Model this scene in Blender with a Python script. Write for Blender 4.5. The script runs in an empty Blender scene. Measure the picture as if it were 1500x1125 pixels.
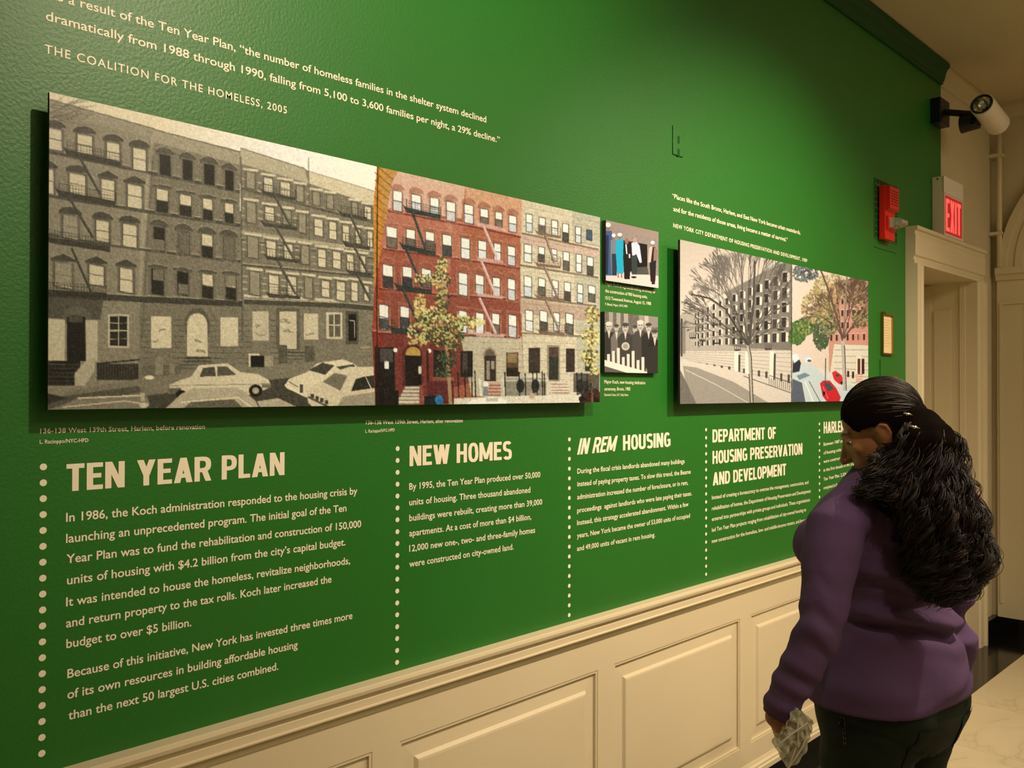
import bpy, bmesh, math, random
import numpy as np
from mathutils import Vector, Matrix
random.seed(7); rng = np.random.default_rng(7)
PI = math.pi
SC = bpy.context.scene
COL = SC.collection

# ---------------------------------------------------------------- camera, world, light, exposure
# The green wall is the plane y = 0 and runs along +x; the room lies at y < 0; z is up.
F_PX, H_CAM, D_CAM = 1300.0, 1.55, 1.73
YAW, PITCH, ROLL = 0.7661, -0.0075, 0.0016
def _rot(yaw, pitch, roll):
    cy, sy, cp, sp, cr, sr = math.cos(yaw), math.sin(yaw), math.cos(pitch), math.sin(pitch), math.cos(roll), math.sin(roll)
    Ry = np.array([[cy, 0, sy], [0, 1, 0], [-sy, 0, cy]]); Rx = np.array([[1, 0, 0], [0, cp, -sp], [0, sp, cp]])
    Rz = np.array([[cr, -sr, 0], [sr, cr, 0], [0, 0, 1]])
    return Rz @ Rx @ Ry
CAM_M = _rot(YAW, PITCH, ROLL) @ np.array([[0, -1, 0], [0, 0, -1], [1, 0, 0]], float)   # world -> camera (x right, y down, z forward)
CAM_P = np.array([0.0, -D_CAM, H_CAM])
def ray(px, py):
    return CAM_M.T @ np.array([(px - 750) / F_PX, (py - 562.5) / F_PX, 1.0])
def wall_at(px, py, y=0.0):          # where a sight line meets a plane parallel to the wall -> (x, z)
    r = ray(px, py); t = (y - CAM_P[1]) / r[1]; p = CAM_P + r * t
    return float(p[0]), float(p[2])
def at(px, py, depth):               # a point at a given distance in front of the camera
    return Vector(CAM_P + ray(px, py) * depth)

cam = bpy.data.objects.new('camera', bpy.data.cameras.new('camera')); COL.objects.link(cam)
cam.data.sensor_width = 36; cam.data.lens = F_PX / 1500 * 36; cam.data.clip_start = 0.05
rt = CAM_M
cam.matrix_world = Matrix(((rt[0][0], -rt[1][0], -rt[2][0], CAM_P[0]), (rt[0][1], -rt[1][1], -rt[2][1], CAM_P[1]),
                           (rt[0][2], -rt[1][2], -rt[2][2], CAM_P[2]), (0, 0, 0, 1)))
SC.camera = cam
SC.view_settings.view_transform = 'Standard'; SC.view_settings.look = 'None'
SC.view_settings.gamma = 1; SC.view_settings.use_curve_mapping = False
SC.view_settings.exposure = 0.0
SC.world = bpy.data.worlds.new('world'); SC.world.use_nodes = True
SC.world.node_tree.nodes['Background'].inputs[0].default_value = (0.02, 0.015, 0.01, 1)

WARM = (1.0, 0.79, 0.57)
def spot(name, loc, target, power, angle, blend=1.0, radius=0.03, color=WARM):
    l = bpy.data.lights.new(name, 'SPOT'); l.energy = power; l.spot_size = math.radians(angle); l.spot_blend = blend
    l.shadow_soft_size = radius; l.color = color
    o = bpy.data.objects.new(name, l); COL.objects.link(o); o.location = loc
    o.rotation_euler = (Vector(target) - Vector(loc)).to_track_quat('-Z', 'Y').to_euler(); return o
def area(name, loc, target, power, sx, sy, color=WARM):
    l = bpy.data.lights.new(name, 'AREA'); l.energy = power; l.shape = 'RECTANGLE'; l.size = sx; l.size_y = sy; l.color = color
    o = bpy.data.objects.new(name, l); COL.objects.link(o); o.location = loc
    o.rotation_euler = (Vector(target) - Vector(loc)).to_track_quat('-Z', 'Y').to_euler(); return o
spot('track_light_a', (1.22, -1.85, 3.22), (1.55, 0, 2.05), 232, 82)
spot('track_light_b', (3.00, -1.80, 3.22), (3.30, 0, 1.00), 370, 88)
spot('casing_fill_spot', (3.95, -1.70, 3.22), (4.85, 0, 1.15), 75, 56)  # added unseen spot, brightens the side face of the door casing
area('ceiling_fill', (1.6, -3.3, 3.3), (1.6, -3.0, 0), 32, 2.5, 0.6)  # added soft fill from above for the visitor, no fixture behind it
area('ceiling_fill_far', (4.9, -2.6, 3.3), (4.9, -2.4, 0), 34, 1.2, 0.5)  # second added fill, lifts the far end of the hall

# ---------------------------------------------------------------- helpers
def srgb(r, g, b):
    f = lambda c: (c / 255) / 12.92 if c / 255 <= 0.04045 else ((c / 255 + 0.055) / 1.055) ** 2.4
    return (f(r), f(g), f(b), 1)
def mat(name, color, rough=0.5, bump=0.0, bscale=100, metal=0.0, var=0.0, vscale=4, emit=None, estr=1.0, trans=0.0, spec=0.5, coat=0.0, alpha=1.0):
    m = bpy.data.materials.new(name); m.use_nodes = True; nt = m.node_tree; b = nt.nodes['Principled BSDF']
    b.inputs['Base Color'].default_value = tuple(color[:3]) + (1,); b.inputs['Roughness'].default_value = rough
    b.inputs['Metallic'].default_value = metal; b.inputs['Specular IOR Level'].default_value = spec
    b.inputs['Transmission Weight'].default_value = trans; b.inputs['Coat Weight'].default_value = coat; b.inputs['Alpha'].default_value = alpha
    if emit: b.inputs['Emission Color'].default_value = tuple(emit[:3]) + (1,); b.inputs['Emission Strength'].default_value = estr
    tc = nt.nodes.new('ShaderNodeTexCoord')
    if var:
        n = nt.nodes.new('ShaderNodeTexNoise'); n.inputs['Scale'].default_value = vscale; n.inputs['Detail'].default_value = 5
        nt.links.new(tc.outputs['Object'], n.inputs['Vector'])
        mx = nt.nodes.new('ShaderNodeMix'); mx.data_type = 'RGBA'
        mx.inputs[6].default_value = tuple(c * (1 - var) for c in color[:3]) + (1,); mx.inputs[7].default_value = tuple(min(1, c * (1 + var)) for c in color[:3]) + (1,)
        nt.links.new(n.outputs['Fac'], mx.inputs[0]); nt.links.new(mx.outputs[2], b.inputs['Base Color'])
    if bump:
        n = nt.nodes.new('ShaderNodeTexNoise'); n.inputs['Scale'].default_value = bscale; n.inputs['Detail'].default_value = 3
        nt.links.new(tc.outputs['Object'], n.inputs['Vector'])
        bp = nt.nodes.new('ShaderNodeBump'); bp.inputs['Strength'].default_value = bump; bp.inputs['Distance'].default_value = 0.004
        nt.links.new(n.outputs['Fac'], bp.inputs['Height']); nt.links.new(bp.outputs['Normal'], b.inputs['Normal'])
    return m
M = {}
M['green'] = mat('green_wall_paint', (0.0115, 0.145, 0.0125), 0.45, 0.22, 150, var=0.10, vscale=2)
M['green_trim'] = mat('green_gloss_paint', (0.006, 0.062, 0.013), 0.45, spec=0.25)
M['cream'] = mat('cream_paint', (0.66, 0.585, 0.40), 0.45, 0.05, 60, var=0.05, vscale=3)
M['plaster'] = mat('cream_plaster', (0.56, 0.50, 0.33), 0.7, 0.15, 60, var=0.06, vscale=2)
M['ceiling'] = mat('ceiling_paint', (0.60, 0.52, 0.36), 0.9, 0.1, 50)
M['vinyl'] = mat('cream_vinyl_lettering', (0.86, 0.82, 0.66), 0.5)
M['black'] = mat('black_enamel', (0.006, 0.006, 0.006), 0.35)
M['board_edge'] = mat('dark_board_edge', (0.02, 0.018, 0.014), 0.6)
M['black_marble'] = mat('black_marble', (0.006, 0.006, 0.006), 0.12, var=0.4, vscale=8)
M['white'] = mat('white_enamel', (0.75, 0.70, 0.60), 0.4)
M['red'] = mat('red_alarm_plastic', (0.62, 0.012, 0.008), 0.35)
M['brass'] = mat('brass_frame', (0.42, 0.27, 0.07), 0.3, metal=1.0)
M['paper'] = mat('cream_certificate_paper', (0.75, 0.62, 0.36), 0.6)
M['ink'] = mat('dark_ink', (0.05, 0.03, 0.02), 0.6)

def link(name, me, m=None, parent=None, smooth=False):
    o = bpy.data.objects.new(name, me); COL.objects.link(o)
    if m is not None: me.materials.append(m)
    if parent is not None: o.parent = parent
    if smooth: me.polygons.foreach_set('use_smooth', [True] * len(me.polygons))
    return o
def obj(name, bm, m, parent=None, smooth=False):
    me = bpy.data.meshes.new(name); bmesh.ops.recalc_face_normals(bm, faces=bm.faces); bm.to_mesh(me); bm.free()
    return link(name, me, m, parent, smooth)
def tag(o, label=None, cat=None, group=None, kind=None):
    if label: o['label'] = label
    if cat: o['category'] = cat
    if group: o['group'] = group
    if kind: o['kind'] = kind
    return o
def empty(name, loc=(0, 0, 0), label=None, cat=None, group=None):
    o = bpy.data.objects.new(name, None); COL.objects.link(o); o.empty_display_size = 0.05
    o.location = (0, 0, 0)
    return tag(o, label, cat, group)
def box(bm, x0, x1, y0, y1, z0, z1, bevel=0.0, mtx=None):
    vs = [bm.verts.new((x, y, z)) for x in (x0, x1) for y in (y0, y1) for z in (z0, z1)]
    fs = [(0, 1, 3, 2), (4, 6, 7, 5), (0, 4, 5, 1), (2, 3, 7, 6), (0, 2, 6, 4), (1, 5, 7, 3)]
    faces = [bm.faces.new([vs[i] for i in f]) for f in fs]
    if mtx is not None: bmesh.ops.transform(bm, matrix=mtx, verts=vs)
    if bevel:
        es = list({e for f in faces for e in f.edges})
        bmesh.ops.bevel(bm, geom=es, offset=bevel, segments=2, affect='EDGES', profile=0.6)
def boxes(name, lst, m, parent=None, bevel=0.0):
    bm = bmesh.new()
    for b in lst: box(bm, *b, bevel=bevel)
    return obj(name, bm, m, parent)
def extrude_x(bm, prof, x0, x1):     # closed profile of (y, z), swept along x
    a = [bm.verts.new((x0, y, z)) for y, z in prof]; b = [bm.verts.new((x1, y, z)) for y, z in prof]; n = len(prof)
    for i in range(n): bm.faces.new((a[i], a[(i + 1) % n], b[(i + 1) % n], b[i]))
    bm.faces.new(a); bm.faces.new(b[::-1])
def extrude_y(bm, prof, y0, y1):     # closed profile of (x, z), swept along y
    a = [bm.verts.new((x, y0, z)) for x, z in prof]; b = [bm.verts.new((x, y1, z)) for x, z in prof]; n = len(prof)
    for i in range(n): bm.faces.new((a[i], a[(i + 1) % n], b[(i + 1) % n], b[i]))
    bm.faces.new(a); bm.faces.new(b[::-1])
def extrude_z(bm, prof, z0, z1):
    a = [bm.verts.new((x, y, z0)) for x, y in prof]; b = [bm.verts.new((x, y, z1)) for x, y in prof]; n = len(prof)
    for i in range(n): bm.faces.new((a[i], a[(i + 1) % n], b[(i + 1) % n], b[i]))
    bm.faces.new(a); bm.faces.new(b[::-1])
def cyl(bm, p0, p1, r0, r1=None, seg=24, caps=True):
    r1 = r0 if r1 is None else r1; p0, p1 = Vector(p0), Vector(p1); q = (p1 - p0).to_track_quat('Z', 'Y')
    A = [bm.verts.new(p0 + q @ Vector((r0 * math.cos(t), r0 * math.sin(t), 0))) for t in [2 * PI * i / seg for i in range(seg)]]
    B = [bm.verts.new(p1 + q @ Vector((r1 * math.cos(t), r1 * math.sin(t), 0))) for t in [2 * PI * i / seg for i in range(seg)]]
    for i in range(seg): bm.faces.new((A[i], A[(i + 1) % seg], B[(i + 1) % seg], B[i]))
    if caps: bm.faces.new(A[::-1]); bm.faces.new(B)

# ---------------------------------------------------------------- setting
X0, XG, XE = -1.6, 5.30, 6.30        # green wall from X0 to XG, corner with the end wall at XE
ZC, YR = 3.40, -4.0                  # ceiling height, opposite wall
RAIL = 0.855
XD0, XD1 = 4.76, 5.93                # door casing
def struct(o): o['kind'] = 'structure'; return o
bm = bmesh.new(); box(bm, X0, XD0, 0.0, 0.12, 0.0, ZC); box(bm, XD0, XG, 0.0, 0.12, 2.40, ZC)
wall = struct(obj('wall_left', bm, M['green'])); wall['label'] = 'green painted wall above the cream wainscot'
# cream stretch of the same wall beyond the green paint
bm = bmesh.new(); box(bm, XG, XE, 0.012, 0.12, 2.40, ZC); box(bm, XD1, XE, 0.012, 0.12, 0, 2.40)
struct(obj('wall_far', bm, M['plaster']))
# floor: light marble slabs, black marble border along the walls
floor_m = bpy.data.materials.new('cream_marble'); floor_m.use_nodes = True; nt = floor_m.node_tree; b = nt.nodes['Principled BSDF']
b.inputs['Roughness'].default_value = 0.35
tc = nt.nodes.new('ShaderNodeTexCoord')
n1 = nt.nodes.new('ShaderNodeTexNoise'); n1.inputs['Scale'].default_value = 1.7; n1.inputs['Detail'].default_value = 8; n1.inputs['Distortion'].default_value = 1.6
nt.links.new(tc.outputs['Object'], n1.inputs['Vector'])
mth = nt.nodes.new('ShaderNodeMath'); mth.operation = 'SUBTRACT'; mth.inputs[1].default_value = 0.5; nt.links.new(n1.outputs['Fac'], mth.inputs[0])
ab = nt.nodes.new('ShaderNodeMath'); ab.operation = 'ABSOLUTE'; nt.links.new(mth.outputs[0], ab.inputs[0])
cr = nt.nodes.new('ShaderNodeValToRGB'); cr.color_ramp.elements[0].position = 0.0; cr.color_ramp.elements[0].color = (0.50, 0.43, 0.28, 1)
cr.color_ramp.elements[1].position = 0.012; cr.color_ramp.elements[1].color = (0.60, 0.52, 0.34, 1)
e = cr.color_ramp.elements.new(0.2); e.color = (0.66, 0.58, 0.40, 1)
nt.links.new(ab.outputs[0], cr.inputs['Fac']); nt.links.new(cr.outputs['Color'], b.inputs['Base Color'])
fl = struct(boxes('floor', [(X0, XE + 0.1, YR - 0.1, 0.12, -0.12, -0.012)], mat('grout', (0.25, 0.21, 0.13), 0.8)))
bw = 0.27; ts = 0.62; gy = -0.115 - 0.0
tile_me = {}
i = 0; x = XE - bw
while x > X0 - 0.3:
    y = -bw; j = 0
    while y > YR + 0.02:
        xa, xb, ya, yb = max(x - ts, X0), x, max(y - ts, YR), y
        if xb - xa > 0.02 and yb - ya > 0.02:
            k = (round(xb - xa, 4), round(yb - ya, 4))
            if k not in tile_me:
                bm = bmesh.new(); box(bm, 0.0008, k[0] - 0.0008, 0.0008, k[1] - 0.0008, -0.012, 0.0)
                me = bpy.data.meshes.new('tile'); bmesh.ops.recalc_face_normals(bm, faces=bm.faces); bm.to_mesh(me); bm.free(); me.materials.append(floor_m); tile_me[k] = me
            o = bpy.data.objects.new('tile', tile_me[k]); COL.objects.link(o); o.location = (xa, ya, 0); o.parent = fl
        y -= ts; j += 1
    x -= ts
o = boxes('border_slab', [(X0 + 1.32 * k, min(X0 + 1.32 * (k + 1) - 0.002, XE - 0.002), -bw + 0.001, 0.0, -0.012, 0.0) for k in range(6)], M['black_marble'], fl)
o['label'] = 'black marble border strip along the wall'
o = boxes('border_slab', [(XE - bw + 0.001, XE, YR, -bw - 0.001, -0.012, 0.0)], M['black_marble'], fl); o['label'] = 'black marble border strip along the end wall'
struct(boxes('ceiling', [(X0, XE + 0.1, YR - 0.1, 0.12, ZC, ZC + 0.1)], M['ceiling']))
struct(boxes('wall_right', [(X0, XE + 0.1, YR - 0.1, YR, 0, ZC)], M['plaster']))
struct(boxes('wall_behind', [(X0 - 0.1, X0, YR - 0.1, 0.12, 0, ZC)], M['plaster']))

# wainscot: stiles, rails and raised panels (children of the wall)
FY = -0.012
PX0, PER, PW = 1.388, 0.866, 0.783
PZ0, PZ1 = 0.190, 0.685
ks = range(-3, 4)
for z0, z1 in ((0.115, PZ0), (PZ1, 0.775)):
    boxes('rail', [(X0, XD0, FY, 0.0, z0, z1)], M['cream'], wall)
edges = []
for k in ks:
    a = PX0 + PER * k; edges.append((a, min(a + PW, XD0 - 0.03)))
xs = X0
for a, b_ in edges:
    boxes('stile', [(xs, a, FY, 0.0, PZ0, PZ1)], M['cream'], wall)
    xs = b_
boxes('stile', [(xs, XD0, FY, 0.0, PZ0, PZ1)], M['cream'], wall)
for a, b_ in edges:                   # raised field: gentle splay, then a small raised edge and a flat face
    bm = bmesh.new(); prev = None
    for inset, y in ((0.0, -0.001), (0.004, -0.0015), (0.052, -0.0045), (0.060, -0.0125), (0.066, -0.0135)):
        ring = [bm.verts.new(p) for p in ((a + inset, y, PZ0 + inset), (b_ - inset, y, PZ0 + inset), (b_ - inset, y, PZ1 - inset), (a + inset, y, PZ1 - inset))]
        if prev:
            for q in range(4): bm.faces.new((prev[q], prev[(q + 1) % 4], ring[(q + 1) % 4], ring[q]))
        prev = ring
    bm.faces.new(prev); obj('wainscot_panel', bm, M['cream'], wall)
    bm = bmesh.new()                   # small bead lining the opening
    for (x0, x1, z0, z1) in ((a, b_, PZ1 - 0.008, PZ1), (a, b_, PZ0, PZ0 + 0.008), (a, a + 0.008, PZ0 + 0.008, PZ1 - 0.008), (b_ - 0.008, b_, PZ0 + 0.008, PZ1 - 0.008)):
        box(bm, x0, x1, -0.010, -0.0005, z0, z1)
    obj('bead', bm, M['cream'], wall)
rail_prof = [(0, 0.775), (FY, 0.775), (-0.0135, 0.777), (-0.0135, 0.789), (-0.016, 0.795), (-0.021, 0.799), (-0.033, 0.801), (-0.033, 0.804), (-0.029, 0.806), (-0.029, 0.822), (-0.024, 0.825),
             (-0.024, 0.829), (-0.030, 0.832), (-0.038, 0.838), (-0.040, 0.846), (-0.038, 0.853), (-0.034, RAIL), (0, RAIL)]
bm = bmesh.new(); extrude_x(bm, rail_prof, X0, XD0); t = struct(obj('trim_1', bm, M['cream'])); t['label'] = 'cream moulded chair rail between green paint and wainscot'
bm = bmesh.new(); extrude_x(bm, [(0, 0.0), (-0.022, 0.0), (-0.022, 0.062), (-0.018, 0.068), (0, 0.068)], X0, XD0); struct(obj('baseboard_left', bm, M['black_marble']))
bm = bmesh.new(); extrude_x(bm, [(0, 0.068), (-0.030, 0.068), (-0.030, 0.086), (-0.025, 0.090), (-0.025, 0.098), (-0.018, 0.104), (-0.014, 0.115), (0, 0.115)], X0, XD0); t = struct(obj('trim_2', bm, M['cream'])); t['label'] = 'cream moulding on top of the black baseboard'
boxes('baseboard_far', [(XD1, XE, -0.022, 0.012, 0.0, 0.11)], M['black_marble'])['kind'] = 'structure'
boxes('baseboard_end', [(XE - 0.022, XE, YR, -0.022, 0.0, 0.11)], M['black_marble'])['kind'] = 'structure'
# cornice
cor = [(0, 3.285), (-0.012, 3.285), (-0.014, 3.30), (-0.020, 3.305), (-0.024, 3.32), (-0.030, 3.345), (-0.040, 3.365), (-0.050, 3.372), (-0.050, 3.392), (-0.044, ZC), (0, ZC)]
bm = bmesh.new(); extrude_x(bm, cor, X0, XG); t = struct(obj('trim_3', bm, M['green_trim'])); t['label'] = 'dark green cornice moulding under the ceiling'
bm = bmesh.new(); extrude_x(bm, [(y * 0.8 + 0.012, z) for y, z in cor], XG, XE); t = struct(obj('trim_4', bm, M['plaster'])); t['label'] = 'cream cornice continuing past the green wall'
bm = bmesh.new(); extrude_y(bm, [(XE, 3.30), (XE - 0.02, 3.30), (XE - 0.04, 3.37), (XE - 0.04, ZC), (XE, ZC)], YR, 0.0); struct(obj('trim_5', bm, M['plaster']))

# door casing, deep reveal and door
CY = -0.062; HZ = 2.41; OX0, OX1, OZ = 4.895, 5.79, 2.215
door = empty('door_1'); door['kind'] = 'structure'
def casing_profile(w):                # from outer edge (0) to opening (w): (offset, y)
    return [(0, 0.0), (0, CY), (0.018, CY), (0.024, CY + 0.012), (0.040, CY + 0.016), (0.046, CY + 0.010), (w - 0.045, CY + 0.012), (w - 0.038, CY + 0.020), (w - 0.022, CY + 0.022), (w - 0.016, CY + 0.016), (w, CY + 0.016), (w, 0.0)]
bm = bmesh.new(); extrude_z(bm, [(XD0 + o_, y) for o_, y in casing_profile(OX0 - XD0)], 0, OZ); obj('left_casing', bm, M['cream'], door)
bm = bmesh.new(); extrude_z(bm, [(XD1 - o_, y) for o_, y in casing_profile(XD1 - OX1)], 0, OZ); obj('right_casing', bm, M['cream'], door)
bm = bmesh.new(); extrude_x(bm, [(y, HZ - o_) for o_, y in casing_profile(HZ - OZ)], XD0, XD1); obj('door_header', bm, M['cream'], door)
RY = 0.32
boxes('jamb', [(OX0 - 0.03, OX0, 0.0, RY, 0, OZ)], M['cream'], door)
boxes('jamb', [(OX1, OX1 + 0.03, 0.0, RY, 0, OZ), (OX1 - 0.012, OX1, 0.02, 0.05, 0, OZ), (OX1 - 0.012, OX1, RY - 0.10, RY - 0.06, 0, OZ - 0.012),
              (OX1 - 0.008, OX1, 0.10, 0.20, 0.25, 0.95), (OX1 - 0.008, OX1, 0.10, 0.20, 1.05, 2.05)], M['cream'], door)
boxes('soffit', [(OX0 - 0.03, OX1 + 0.03, 0.0, RY, OZ, OZ + 0.03)], M['cream'], door)
dl = boxes('door_leaf', [(OX0, OX1, RY - 0.04, RY, 0.01, OZ)], M['cream'], door)
for z0, z1 in ((0.25, 1.0), (1.12, 2.05)):
    for xa, xb in ((OX0 + 0.12, OX0 + 0.40), (OX0 + 0.50, OX1 - 0.12)):
        boxes('door_panel', [(xa, xb, RY - 0.048, RY - 0.0405, z0, z1)], M['cream'], dl, bevel=0.003)
bm = bmesh.new(); cyl(bm, (OX0 + 0.07, RY - 0.04, 1.0), (OX0 + 0.07, RY - 0.075, 1.0), 0.012); cyl(bm, (OX0 + 0.07, RY - 0.075, 1.0), (OX0 + 0.07, RY - 0.10, 1.0), 0.028, 0.024)
obj('door_handle', bm, M['brass'], dl)
boxes('threshold', [(OX0, OX1, 0.0, RY, -0.01, 0.006)], M['black_marble'], door)

# end wall with a large arched doorway
YC, R_A, ZS = -0.83, 0.79, 2.32       # arch centre, outer radius, springing height
endw = struct(boxes('wall_end', [(XE, XE + 0.12, YR, 0.12, 0, ZC)], M['plaster']))
arch = empty('door_2'); arch['kind'] = 'structure'
def arch_ring(name, r0, r1, prot, mm):
    bm = bmesh.new(); n = 48; A = []
    for i in range(n + 1):
        t = PI * i / n; c, s = math.cos(t), math.sin(t)
        A.append([bm.verts.new((xx, YC + r * c, ZS + 0.02 + r * s)) for r, xx in ((r1, XE), (r1, XE - prot), (r0, XE - prot), (r0, XE))])
    for i in range(n):
        for q in range(4): bm.faces.new((A[i][q], A[i][(q + 1) % 4], A[i + 1][(q + 1) % 4], A[i + 1][q]))
    bm.faces.new(A[0]); bm.faces.new(A[-1][::-1]); return obj(name, bm, mm, arch)
arch_ring('archivolt', 0.745, 0.79, 0.055, M['cream']); arch_ring('archivolt', 0.70, 0.745, 0.040, M['cream'])
arch_ring('archivolt', 0.655, 0.70, 0.048, M['cream']); arch_ring('archivolt', 0.62, 0.655, 0.02, M['cream'])
bm = bmesh.new(); extrude_y(bm, [(XE, ZS - 0.06), (XE - 0.045, ZS - 0.06), (XE - 0.05, ZS - 0.03), (XE - 0.065, ZS - 0.02), (XE - 0.065, ZS + 0.02), (XE, ZS + 0.02)], YC - R_A - 0.03, -0.02); obj('impost', bm, M['cream'], arch)
boxes('pilaster', [(XE - 0.035, XE, -0.215, -0.025, 0.11, ZS - 0.06)], M['cream'], arch)
boxes('pilaster', [(XE - 0.035, XE, YC - R_A, YC - R_A + 0.19, 0.11, ZS - 0.06)], M['cream'], arch)
boxes('pilaster_bead', [(XE - 0.042, XE - 0.0355, -0.205, -0.190, 0.2, ZS - 0.2), (XE - 0.042, XE - 0.0355, -0.055, -0.040, 0.2, ZS - 0.2), (XE - 0.042, XE - 0.0355, -0.189, -0.056, ZS - 0.215, ZS - 0.2)], M['cream'], arch)
for a_, b_ in ((-0.22, -0.82), (-0.84, -1.42)):
    d_ = boxes('door_leaf', [(XE - 0.02, XE, b_, a_, 0.11, ZS - 0.06)], M['cream'], arch)
    boxes('door_panel', [(XE - 0.03, XE - 0.0205, b_ + 0.1, a_ - 0.1, z0, z1) for z0, z1 in ((0.25, 1.0), (1.15, 2.1))], M['cream'], d_, bevel=0.003)
# conduit in the corner above the casing
pipe = empty('conduit_pipe', label='slim cream vertical conduit pipe in the corner between the doorway and the arch', cat='pipe')
bm = bmesh.new(); cyl(bm, (XE - 0.055, -0.045, ZS + 0.022), (XE - 0.055, -0.045, 3.36), 0.016, seg=16); obj('tube', bm, M['cream'], pipe, True)
boxes('pipe_strap', [(XE - 0.078, XE - 0.001, -0.066, 0.011, z, z + 0.02) for z in (2.55,)], M['cream'], pipe)
boxes('pipe_strap', [(XE - 0.078, XE - 0.001, -0.066, 0.011, 3.05, 3.07)], M['cream'], pipe)

# ---------------------------------------------------------------- lettering on the wall
def text_mesh(body, bold=0.0, shear=0.0, track=1.0, res=3):
    c = bpy.data.curves.new('t', 'FONT'); c.body = body; c.size = 1; c.offset = bold; c.shear = shear; c.space_character = track; c.resolution_u = res
    o = bpy.data.objects.new('t', c); me = bpy.data.meshes.new_from_object(o)
    n = len(me.vertices); co = np.empty(n * 3); me.vertices.foreach_get('co', co); co = co.reshape(-1, 3)
    polys = [tuple(p.vertices) for p in me.polygons]
    bpy.data.objects.remove(o); bpy.data.curves.remove(c); bpy.data.meshes.remove(me)
    return co, polys
# condensed bold capitals for the headings: each glyph is a set of flat pieces in a box of height 1
_S = 0.195
def _para(xt, xb, yt=1.0, yb=0.0, w=_S * 1.12): return [(xt, yt), (xt + w, yt), (xb + w, yb), (xb, yb)]
def _bar(x0, x1, yc, t=_S * .86): return [(x0, yc - t / 2), (x1, yc - t / 2), (x1, yc + t / 2), (x0, yc + t / 2)]
def _stem(x, y0=0.0, y1=1.0): return [(x, y0), (x + _S, y0), (x + _S, y1), (x, y1)]
def _arc(cx, cy, rx, ry, a0, a1, t=_S, n=14, e=2.6):
    """pieces of a squarish ring from angle a0 to a1 (degrees)"""
    out = []; P = []
    for i in range(n + 1):
        a = math.radians(a0 + (a1 - a0) * i / n); c, s = math.cos(a), math.sin(a)
        f = lambda v: math.copysign(abs(v) ** (2 / e), v)
        P.append(((cx + rx * f(c), cy + ry * f(s)), (cx + (rx - t) * f(c), cy + (ry - t * .86) * f(s))))
    for i in range(n): out.append([P[i][0], P[i + 1][0], P[i + 1][1], P[i][1]])
    return out
def glyph(ch):
    w = {'I': _S, 'M': .82, 'W': .92, 'N': .62, 'L': .46, 'E': .50, 'F': .48, 'T': .54, 'A': .66, 'V': .64, 'Y': .62, 'P': .58, 'R': .61, 'S': .57, ' ': .26}.get(ch, .60); h = _S * .43
    G = []
    if ch == 'I': G = [_stem(0)]
    elif ch == 'T': G = [_bar(0, w, 1 - h), _stem(w / 2 - _S / 2)]
    elif ch == 'E': G = [_stem(0), _bar(0, w, 1 - h), _bar(0, w * .9, .52), _bar(0, w, h)]
    elif ch == 'F': G = [_stem(0), _bar(0, w, 1 - h), _bar(0, w * .88, .50)]
    elif ch == 'L': G = [_stem(0), _bar(0, w, h)]
    elif ch == 'H': G = [_stem(0), _stem(w - _S), _bar(0, w, .51)]
    elif ch == 'N': G = [_stem(0), _stem(w - _S), _para(0, w - _S * 1.12)]
    elif ch == 'M': G = [_stem(0), _stem(w - _S), _para(0, w / 2 - .1, 1, .1, .2), _para(w - .2, w / 2 - .1, 1, .1, .2)]
    elif ch == 'W': G = [_para(0, .17), _para(w / 2 - .10, .17 + .02), _para(w / 2 - .10, w - .36), _para(w - _S * 1.1, w - .37)]
    elif ch == 'A': G = [_para(w / 2 - .11, 0), _para(w / 2 - .10, w - _S * 1.12), _bar(.16, w - .16, .28)]
    elif ch == 'V': G = [_para(0, w / 2 - .11), _para(w - _S * 1.12, w / 2 - .10)]
    elif ch == 'Y': G = [_para(0, w / 2 - .10, 1, .40), _para(w - _S * 1.12, w / 2 - .105, 1, .40), _stem(w / 2 - _S / 2, 0, .46)]
    elif ch == 'O': G = _arc(w / 2, .5, w / 2, .515, 0, 360, n=40)
    elif ch == 'D': G = [_stem(0), _bar(0, w * .5, 1 - h), _bar(0, w * .5, h)] + _arc(w * .45, .5, w * .55, .5, -90, 90, n=20)
    elif ch in 'PR':
        G = [_stem(0), _bar(0, w * .5, 1 - h), _bar(0, w * .5, .45)] + _arc(w * .45, .685, w * .55, .315, -90, 90)
        if ch == 'R': G.append(_para(w * .40, w - _S * 1.08, .46, 0))
    elif ch == 'U': G = [_stem(0, .3), _stem(w - _S, .3)] + _arc(w / 2, .32, w / 2, .335, 180, 360, n=22)
    elif ch in 'CG':
        G = _arc(w / 2, .5, w / 2, .515, 42, 318, n=34)
        if ch == 'G': G += [[(w - _S, .08), (w, .08), (w, .50), (w - _S, .50)], _bar(w * .52, w, .46)]
    elif ch == 'S': G = _arc(w / 2, .73, w / 2, .285, 28, 270, n=22) + _arc(w / 2, .285, w / 2, .30, 90, -152, n=22)
    return w, G
def heading_geo(body, p0, p1, cap, y=-0.0006, shear=0.0):
    V, Fc, LI, YO, x = [], [], [], [], 0.0
    for li, ch in enumerate(body):
        w, G = glyph(ch)
        for gi, q in enumerate(G):
            b = len(V); V += [(x + a + shear * c, c) for a, c in q]; Fc.append(tuple(range(b, b + len(q)))); LI.append(li); YO += [gi * -2.5e-5] * len(q)
        x += w + .072
    co = np.array(V); xa, xb = co[:, 0].min(), co[:, 0].max(); t = (co[:, 0] - xa) / (xb - xa)
    return np.stack([p0[0] + t * (p1[0] - p0[0]), y + np.array(YO), p0[1] + t * (p1[1] - p0[1]) + co[:, 1] * cap], 1), Fc, LI
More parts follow.
